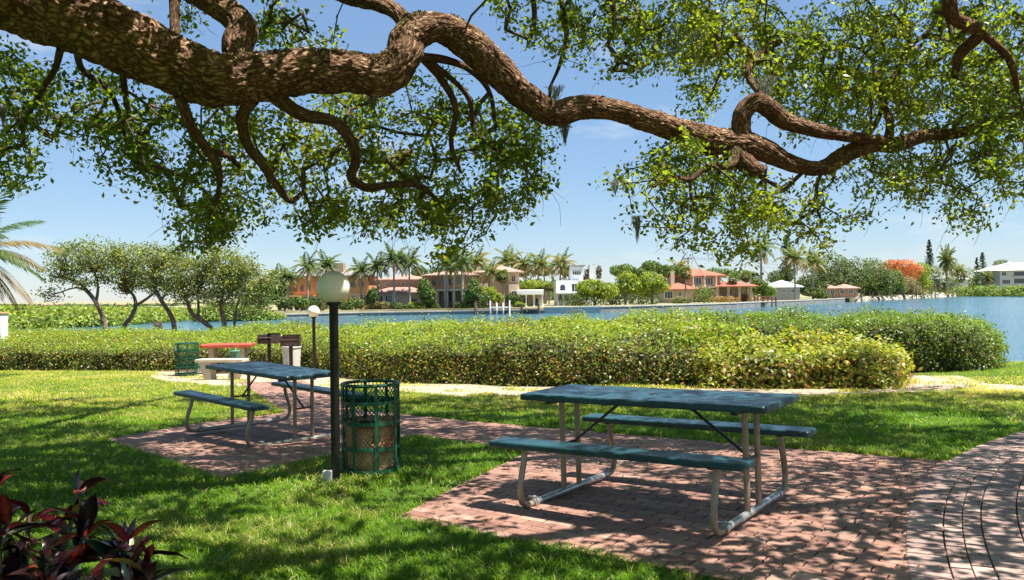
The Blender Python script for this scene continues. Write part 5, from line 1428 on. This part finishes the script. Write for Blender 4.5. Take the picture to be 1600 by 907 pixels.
class House:
    def __init__(s, px, Y, label, cat='house', name='house'):
        Y = Y*KK(px); s.px = px; s.Y = Y; s.S = Y/F; s.org = far(px, Y); s.t = thing(name, s.org, label, cat, 'houses on the far shore')
    def X(s, px): return (px-s.px)*s.S
    def Z(s, py, dy=0): return ZP(s.px, py, s.Y+dy)-LZ
    def wall(s, x0, x1, y0, y1, mat, d0=0, d1=8, name='wall'):
        """x px range, y px range top..bottom (bottom None = ground)"""
        mb = MB(); mb.box(s.X(x0), s.X(x1), d0, d1, -.2 if y1 is None else s.Z(y1), s.Z(y0)); return mb.build(name, M[mat], s.t)
    def roof(s, x0, x1, ytop, yeave, mat, d0=0, d1=8, ov=.6):
        mb = MB(); hip(mb, s.X(x0), s.X(x1), d0, d1, s.Z(yeave)+.01, s.Z(ytop)-s.Z(yeave), ov); return mb.build('roof', M[mat], s.t)
    def win(s, x0, x1, y0, y1, d=0, fr='white', mull=1, name='window', door=False):
        a, b_, z1, z0 = s.X(x0), s.X(x1), s.Z(y0), (s.Z(y1) if y1 is not None else .02); w = .09
        mb = MB(); yy0, yy1 = d-.10, d-.003
        mb.box(a, a+w, yy0, yy1, z0, z1); mb.box(b_-w, b_, yy0, yy1, z0, z1); mb.box(a+w, b_-w, yy0, yy1, z1-w, z1); mb.box(a+w, b_-w, yy0, yy1, z0, z0+w)
        for k in range(mull): xx = a+(b_-a)*(k+1)/(mull+1); mb.box(xx-.03, xx+.03, yy0+.01, yy1, z0+w, z1-w)
        f = mb.build(name, M[fr], s.t)
        mb = MB(); mb.box(a+.02, b_-.02, d-.055, d-.006, z0+.02, z1-.02); mb.build('pane', M['glass'], f)
    def col(s, x, y0, y1=None, d=-2, r=.22, mat='w_cream'):
        mb = MB(); xx = s.X(x); z1 = s.Z(y0); z0 = -.1 if y1 is None else s.Z(y1)
        mb.lathe([(r*1.4, z0), (r*1.4, z0+.2), (r, z0+.25), (r*.85, z1-.3), (r*1.3, z1-.2), (r*1.3, z1)], 12, xx, d); mb.build('column', M[mat], s.t, True)
    def box(s, x0, x1, y0, y1, d0, d1, mat, name): 
        mb = MB(); mb.box(s.X(x0), s.X(x1), d0, d1, s.Z(y1) if y1 is not None else -.1, s.Z(y0)); return mb.build(name, M[mat], s.t)

h = House(510, 141, 'orange two storey house behind the large lamp globe')
h.wall(452, 577, 432, None, 'w_orange', 0, 9); h.roof(452, 577, 418, 431, 'tile_grey', 0, 9)
h.box(454, 494, 461, 463.5, -3, -.02, 'w_orange', 'balcony'); h.box(520, 534, 411, 431, 1.5, 4, 'w_brown', 'tower')
h.box(456, 492, 464, None, -.03, -.005, 'glass', 'porch_opening')
for x in (455, 465, 475, 485, 493): h.col(x, 463.6, d=-2.6, r=.2)
for x in (462, 472, 482): h.win(x-3, x+3, 445, 456, 0, 'w_brown')
for x in (552, 565): h.win(x-4, x+4, 441, 450, 0, 'w_brown'); h.win(x-4, x+4, 461, 471, 0, 'white')
h = House(628, 139, 'pink tiled two storey house with cream walls and stepped roofs')
h.wall(590, 670, 437, None, 'w_tan', 2, 10); h.roof(592, 668, 428, 436.5, 'tile_pink', 2, 10, .9)
h.wall(584, 666, 458, None, 'w_cream', -1.5, 1.98, 'lower_wall'); h.roof(584, 666, 449, 457.5, 'tile_pink', -1.5, 3.5, .8)
h.wall(652, 672, 440, 458, 'w_tan', 1.2, 1.99, 'side_bay')
for x in (603, 615, 628, 655): h.win(x-3, x+3, 440.5, 447.5, 2)
h.win(593, 601, 461, 472, -1.5); h.win(604, 616, 461, 472.5, -1.5, mull=2); h.win(645, 653, 467, None, -1.5, 'tile_red', 1, 'door')
h = House(704, 140, 'large beige two storey house with tall cream columns and dark openings')
h.wall(668, 741, 431, None, 'w_brown', 0, 10); h.roof(668, 741, 421, 430, 'tile_tan', 0, 10, .9)
h.box(686, 740, 452, 455, -3, -.02, 'w_cream', 'balcony')
for x in (672, 685, 698, 711, 724, 738): h.col(x, 432 if x in (698, 711, 724) else 452, d=-2.4, r=.26)
for x in (679, 692, 705, 718, 731): h.win(x-4.5, x+4.5, 456.5, 472, 0, 'w_brown'); h.win(x-3.5, x+3.5, 436, 447, 0, 'w_brown')
h = House(778, 148, 'tan hip roofed house with warm cream walls left of the white canopy')
h.wall(744, 812, 425.5, None, 'w_tan', 2, 12); h.roof(746, 811, 412, 425, 'tile_tan', 2, 12, 1.1)
h.wall(740, 762, 443, None, 'w_cream', -1, 1.98, 'front_wing'); h.wall(795, 811, 445, None, 'w_cream', -1, 1.98, 'side_wing')
for x in (770, 780, 790, 803): h.win(x-3.5, x+3.5, 431, 441, 2, 'w_cream')
h.win(745, 757, 452, 466, -1); h.win(766, 774, 452, 464, 2); h.win(799, 807, 455, 466, -1)
h = House(838, 146, 'white flat roofed open canopy pavilion by the water', 'pavilion', 'pavilion')
mb = MB(); mb.box(h.X(808), h.X(849), -2, 5, h.Z(461), h.Z(453), .1); mb.build('roof', M['white'], h.t)
for x in (810, 822, 834, 847): h.col(x, 461, d=-1.6, r=.13, mat='white')
h.wall(809, 848, 461.2, None, 'w_tan', 3, 4.5); h.win(817, 827, 465, None, 3, name='door'); h.win(832, 843, 465, None, 3, name='door')
h = House(897, 152, 'white modern house with an arched window and a glazed upper storey')
h.wall(869, 921, 438, 459, 'white', 0, 8, 'upper_wall'); h.wall(893, 913, 416, 437.9, 'white', 2, 8, 'top_storey')
h.wall(869, 925, 459.1, None, 'white', .5, 8, 'lower_wall')
h.box(891, 916, 414.5, 415.9, 1.2, 8.6, 'tile_grey', 'roof'); h.box(925, 934, 413, None, 3, 7, 'white', 'tower')
h.win(896, 910, 423, 430, 2, mull=3); h.win(893, 903, 443, 457, 0, mull=1)
for x in (875, 884, 893, 902): h.win(x-3.6, x+4, 460, 471, .5, mull=1)
mb = MB(); cx_, zz, rr = h.X(879.5), h.Z(449), 4*h.S
arc = [(cx_+rr*math.cos(PI*k/12), zz+rr*math.sin(PI*k/12)) for k in range(13)]+[(cx_-rr, h.Z(454)), (cx_+rr, h.Z(454))]
mb.add([(a, yy, b_) for yy in (-.04, -.005) for a, b_ in arc], [tuple(range(15))[::-1]]+[(i, (i+1) % 15, 15+(i+1) % 15, 15+i) for i in range(15)]); mb.build('arched_window', M['glass'], h.t)
for x in (871, 880, 889, 898): h.box(x-.4, x+.4, 459.2, None, -2, -1.8, 'white', 'porch_post')
h.box(869, 905, 457.5, 459, -2.2, -.02, 'white', 'canopy')
h = House(1100, 172, 'red tile roofed villa with a chimney, upper windows and arched porch')
h.wall(1076, 1132, 431, None, 'w_tan', 3, 12); h.roof(1060, 1134, 417.5, 430.5, 'tile_red', 3, 12, .9); h.wall(1058, 1076, 432, None, 'w_brown', 4, 11, 'side_wall')
h.wall(1036, 1082, 452, None, 'w_tan', -1, 5, 'left_wing'); h.roof(1040, 1084, 441.5, 451.5, 'tile_red', -1, 5, .9)
h.wall(1050, 1056, 423, 445, 'w_cream', 1, 2.5, 'chimney')
h.box(1086, 1127, 448, 450, 1.2, 2.98, 'w_cream', 'balcony')
for x in (1095, 1113): h.win(x-7, x+7, 433, 446, 3, mull=2)
for x in (1086, 1104, 1122): h.col(x, 431, 448, d=1.6, r=.2)
h.wall(1127, 1176, 449, None, 'w_tan', 4, 10, 'right_wing'); h.roof(1126, 1178, 439, 448, 'tile_red', -1, 10, .6)
for x in (1120, 1137, 1154, 1172): h.col(x, 448.3, d=-.6, r=.35, mat='w_tan')
h.win(1127, 1134, 453, None, 4, 'w_brown', name='door'); h.win(1143, 1151, 453, None, 4, 'w_brown', name='door'); h.win(1158, 1168, 453, 462, 4)
h.win(1037, 1050, 455, 466, -1, mull=2); h.win(1058, 1064, 455, 463, -1)
h = House(1228, 202, 'small cottage with a pale white hip roof right of the tallest palm')
h.wall(1208, 1250, 449, None, 'grey', 0, 8); h.roof(1208, 1250, 438, 448.5, 'roof_white', 0, 8, .8); h.win(1222, 1227, 452, 458, 0); h.win(1236, 1242, 452, 458, 0)
h = House(1315, 232, 'low dock side cabin with faded pink roofs beneath the oak', 'cabin', 'cabin')
h.wall(1284, 1342, 451, None, 'w_brown', 1, 7)
h.roof(1282, 1312, 443, 450.5, 'tile_pink', 1, 7, .8); h.roof(1314, 1342, 444, 450.8, 'tile_pink', 1, 7, .8)
for x in (1290, 1303, 1318, 1332): h.win(x-3.5, x+3.5, 453, 460, 1)
h = House(1592, 415, 'pale blue two storey waterfront building with a white hip roof')
h.wall(1563, 1640, 423, None, 'w_blue', 0, 18); h.roof(1563, 1640, 410, 422.5, 'roof_white', 0, 18, 3)
h.box(1585, 1640, 425, 431, -.06, -.005, 'glass', 'upper_balcony_opening'); h.box(1585, 1640, 436, 443, -.06, -.005, 'glass', 'lower_balcony_opening'); h.box(1584, 1640, 431.5, 434, -1.5, -.02, 'w_blue', 'balcony')
for x in (1569,): h.win(x-3.5, x+4, 425, 431, 0); h.win(x-3, x+10, 437, 444, 0, mull=3)
h.wall(1586, 1590, 408, 411, 'white', 5, 7, 'vent')
h = House(1500, 395, 'small white house half hidden by palms on the right shore')
h.wall(1492, 1512, 437, None, 'white', 0, 8); h.roof(1492, 1512, 431, 436.5, 'roof_white', 0, 8, .8); h.win(1496, 1501, 441, 446, 0)
h = House(1420, 420, 'long house with a pink roof half hidden behind the orange flowering tree')
h.wall(1375, 1452, 420, None, 'w_cream', 0, 14); h.roof(1378, 1452, 407, 419.5, 'tile_pink', 0, 14, 2)
for x in (1390, 1410, 1436): h.win(x-4, x+4, 424, 432, 0)
for px, lb in ((186, 'far house with a pink roof peeking above the left mangroves, the right one'), (75, 'far house with a pink roof peeking above the left mangroves, the left one')):
    h = House(px, 420, lb); h.wall(px-10, px+10, 478, None, 'w_cream', 0, 10); h.roof(px-10, px+10, 474, 477.5, 'tile_pink', 0, 10, 1)

# ------------------------------------------------------------------ docks, boat lift, pole
def dock(px0, px1, py, Y, dpt, label, dz=1.15, step=2.2, ph=.8, mat='wood', pm='darkpile', rail=None):
    Y = SY((px0+px1)/2)*.99-1.5; x0, x1 = XP(px0, Y), XP(px1, Y)
    t = thing('dock', ((x0+x1)/2, Y, WZ), label, 'dock', 'docks on the far shore'); w = (x1-x0)/2
    mb = MB(); mb.box(-w, w, 0, dpt, dz-.15, dz); mb.build('deck', M[mat], t)
    n = max(2, int(2*w/step)+1)
    for k in range(n):
        xx = -w+2*w*k/(n-1)
        for yy in (-.12, dpt+.12):
            mb = MB(); mb.lathe([(.14, -1), (.14, dz+ph*random.uniform(.6, 1.2)), (.05, dz+ph*1.25)], 8, xx, yy); mb.build('piling', M[pm], t, True)
    if rail:
        mb = MB()
        for zz in (.5, 1.0): mb.box(-w, w, dpt*.5-.04, dpt*.5+.04, dz+zz-.06, dz+zz+.06)
        for k in range(n*2): xx = -w+2*w*k/(n*2-1); mb.box(xx-.04, xx+.04, dpt*.5+.045, dpt*.5+.12, dz, dz+1.05)
        mb.build('railing', M[rail], t)
random.seed(4)
dock(742, 795, 490, 134, 2, 'wooden dock with pilings below the tan roofed house', .9)
dock(815, 842, 490, 138, 3, 'short low wooden dock left of the pale seawall section', .8, ph=.6)
dock(1184, 1212, 480, 186, 2.2, 'small dock with a red and white rail below the tallest palm', .9, 2, 1.0, rail='tile_red')
dock(1311, 1346, 473, 236, 4, 'dock with red railings beside the low cabin', 1.1, 3, 1, rail='tile_red')
dock(1350, 1378, 470, 268, 2, 'run of dark dock pilings left of the rocky shore', 1.2, 2, 1.3)
dock(1392, 1432, 468, 340, 2.5, 'run of dock pilings in front of the rocks, middle of the right shore', 1.4, 3, 2.0)
dock(1436, 1462, 466, 375, 2.5, 'tall pale pilings below the silvery palm', 1.5, 3.6, 2.6, pm='wood')
dock(1470, 1497, 464, 400, 4, 'dock at the far right end of the rocky shore', 2.0, 4, 2.4, pm='wood')
Y = 126; x0 = XP(781, Y)
t = thing('boat_lift', (x0, Y, WZ), 'white posts and beams of a boat lift below the tan roofed house', 'boat lift')
for a in (-1.5, -.5, .5, 1.5):
    mb = MB(); mb.lathe([(.10, -1), (.10, 1.7 + (.3 if abs(a) > 1 else .0)), (.04, 2.08 if abs(a) > 1 else 1.78)], 8, a*.95, 0); mb.build('post', M['white'], t, True)
for q in (-.35, .15): mb = MB(); mb.box(-1.4, 1.4, q, q+.2, 1.0, 1.14); mb.build('beam', M['white'], t)
Y = 200; t = thing('utility_pole', far(1076, Y), 'wooden utility pole with a crossarm above the red roofed house', 'utility pole')
H = ZP(1076, 402, Y)-LZ
mb = MB(); mb.tube([(0, 0, 0), (0, 0, H)], [.2, .14], 8); mb.build('pole', M['darkpile'], t, True)
mb = MB(); mb.box(-1.1, 1.1, .15, .27, H-.5, H-.3); mb.build('crossarm', M['darkpile'], t)
mb = MB()
for k in range(2):
    mb.tube([(.8*k, 0, H-.3*k), (25, 10, H-1.8-k), (60, 25, H-2-k)], .025, 4)
mb.build('wire', M['darkpile'], t)

# ------------------------------------------------------------------ mangroves (uncountable far mass)
def mangrove(pts_w, label, num, leaf, cols, hfun):
    """band polygon: front line (px,py at waterline), built from lobes"""
    Ps = []; Ds = []
    for (x, y, r, hh) in pts_w:
        n = int(num*r*r); d = unit(RG.normal(size=(n, 3))); d[:, 2] = np.abs(d[:, 2])*.9+.02
        p = np.array([x, y, WZ+.1])+d*np.array([r, r, hh])*(.7+.35*RG.random((n, 1))); Ps.append(p); Ds.append(d)
    p = np.concatenate(Ps); d = np.concatenate(Ds); k = vnoise(p*.8, 4)
    V, Q = leafcloud(p, leaf*(.6+.8*RG.random(len(p))), leaf*.6, nrm=d)
    print('mangrove', len(p))
    tag(fast('mangroves', V, Q, mat=M['fleaf'], C=rep(mixcols(cols, len(p))*(.65+.8*k[:, None]), 4)), label, 'mangroves', kind='stuff')
MGC = [(.18, .24, .03), (.25, .30, .045), (.11, .16, .025)]
L = []
random.seed(8)
for k in range(460):
    px = random.uniform(-60, 262); f = random.random()**1.4
    pyw = np.interp(px, [0, 150, 262], [516, 511, 503]); x, y = Wt(px, pyw); y2 = y+1.5+f*70; x = XP(px, y2)
    r = random.uniform(1.5, 3)*(1+f); top = np.interp(px, [0, 262], [478, 481])+random.uniform(-1, 5)*(1-f*.5)+(6 if f < .12 else 0)
    hh = ZP(px, top, y2)-WZ
    L.append((x, y2, r*(1+.6*f), max(1.2, hh)))
mangrove(L, 'broad green mangrove bank across the water on the left', 46, .42, MGC, None)
L = []
for k in range(70):
    px = random.uniform(318, 420); f = random.random(); pyw = 503-(px-318)*.02; x, y = Wt(px, pyw); y2 = y+1+f*12; x = XP(px, y2)
    edge_ = min(1, (425-px)/40); top = 477+random.uniform(-3, 5)+(1-edge_)*14
    L.append((x, y2, random.uniform(1.6, 2.8), max(1, ZP(px, top, y2)-WZ)))
mangrove(L, 'bright green mangrove clump left of the far seawall', 60, .4, [(.16, .22, .03), (.22, .27, .04), (.10, .14, .03)], None)
L = []
for k in range(60):
    px = random.uniform(1496, 1680); x, y = Wt(px, 462.8); y2 = y-22+random.random()*20; x = XP(px, y2)
    L.append((x, y2, random.uniform(3, 6), max(1.5, ZP(px, 447+random.uniform(-3, 5), y2)-WZ)))
mangrove(L, 'light green mangrove fringe below the pale blue building', 9, 1.0, [(.18, .24, .05), (.13, .18, .04)], None)
L = []
for k in range(60):
    px = random.uniform(-300, 420); y2 = random.uniform(230, 420); x = XP(px, y2)
    L.append((x, y2, random.uniform(8, 14), max(1, ZP(px, 477+random.uniform(-2, 3), y2)-WZ)))
mangrove(L, 'hazy distant tree line behind the left mangroves', 1.6, 1.6, DG, None)
L = []
for k in range(150):
    px = random.uniform(430, 1700); y2 = random.uniform(300, 380) if px < 1150 else random.uniform(760, 900); x = XP(px, y2); q = 1 if px < 1150 else 2.3
    L.append((x, y2, random.uniform(9, 14)*q, max(3, ZP(px, (437 if px < 1150 else 444)+random.uniform(-5, 5), y2)-WZ)))
mangrove(L, 'low distant woods behind the houses of the far shore', .8, 2.4, DG, None)

# ------------------------------------------------------------------ camera, light, world
cam = bpy.data.cameras.new('camera'); co = bpy.data.objects.new('camera', cam); col.objects.link(co)
co.location = (0, 0, CZ); co.rotation_euler = (PI/2, ROLL, 0); cam.shift_y = (HY-453.5)/1600; cam.sensor_width = 36; cam.lens = 36*F/1600; cam.clip_start = .05; cam.clip_end = 20000
sc.camera = co
S = Vector((.36, -.13, .92)).normalized()
el = math.asin(S.z); az = math.atan2(S.x, S.y)
sun = bpy.data.lights.new('sun', 'SUN'); so = bpy.data.objects.new('sun', sun); col.objects.link(so)
sun.energy = 5.0; sun.angle = math.radians(.53); sun.color = (1, .95, .86)
so.rotation_euler = (-S).to_track_quat('-Z', 'Y').to_euler()
w = bpy.data.worlds.new('World'); sc.world = w; w.use_nodes = True; nt = w.node_tree
bg = nt.nodes['Background']; sky = nt.nodes.new('ShaderNodeTexSky'); sky.sky_type = 'NISHITA'; sky.sun_disc = False
sky.sun_elevation = el; sky.sun_rotation = az; sky.air_density = 1.0; sky.dust_density = .05; sky.ozone_density = 3.0; sky.altitude = 0
tn = N(nt, 'ShaderNodeMix', data_type='RGBA', blend_type='MIX'); tn.inputs[0].default_value = .42; tn.inputs[7].default_value = (1.6, 2.9, 5.0, 1); nt.links.new(sky.outputs[0], tn.inputs[6]); 
tcw = N(nt, 'ShaderNodeTexCoord'); mpw = N(nt, 'ShaderNodeMapping'); mpw.inputs['Scale'].default_value = (1, 1, 3.2); nt.links.new(tcw.outputs['Generated'], mpw.inputs['Vector'])
nw = N(nt, 'ShaderNodeTexNoise', Scale=5.5, Detail=9.0, Roughness=.62); nt.links.new(mpw.outputs[0], nw.inputs['Vector'])
rw = ramp(nt, [(.56, (0, 0, 0)), (.78, (.6, .6, .6))], nw.outputs['Fac'])
cw = N(nt, 'ShaderNodeMix', data_type='RGBA'); nt.links.new(rw.outputs[0], cw.inputs[0]); nt.links.new(tn.outputs[2], cw.inputs[6]); cw.inputs[7].default_value = (6.0, 6.3, 6.6, 1)
nt.links.new(cw.outputs[2], bg.inputs['Color']); bg.inputs['Strength'].default_value = .068
sc.view_settings.view_transform = 'Standard'; sc.view_settings.look = 'None'; sc.view_settings.gamma = 1; sc.view_settings.exposure = 1.2
sc.view_settings.use_curve_mapping = False
sc.render.engine = 'CYCLES'
cy = sc.cycles; cy.max_bounces = 7; cy.diffuse_bounces = 3; cy.glossy_bounces = 3; cy.transmission_bounces = 4; cy.transparent_max_bounces = 8
cy.use_adaptive_sampling = True; cy.adaptive_threshold = .015; cy.use_denoising = True; cy.caustics_reflective = False; cy.caustics_refractive = False
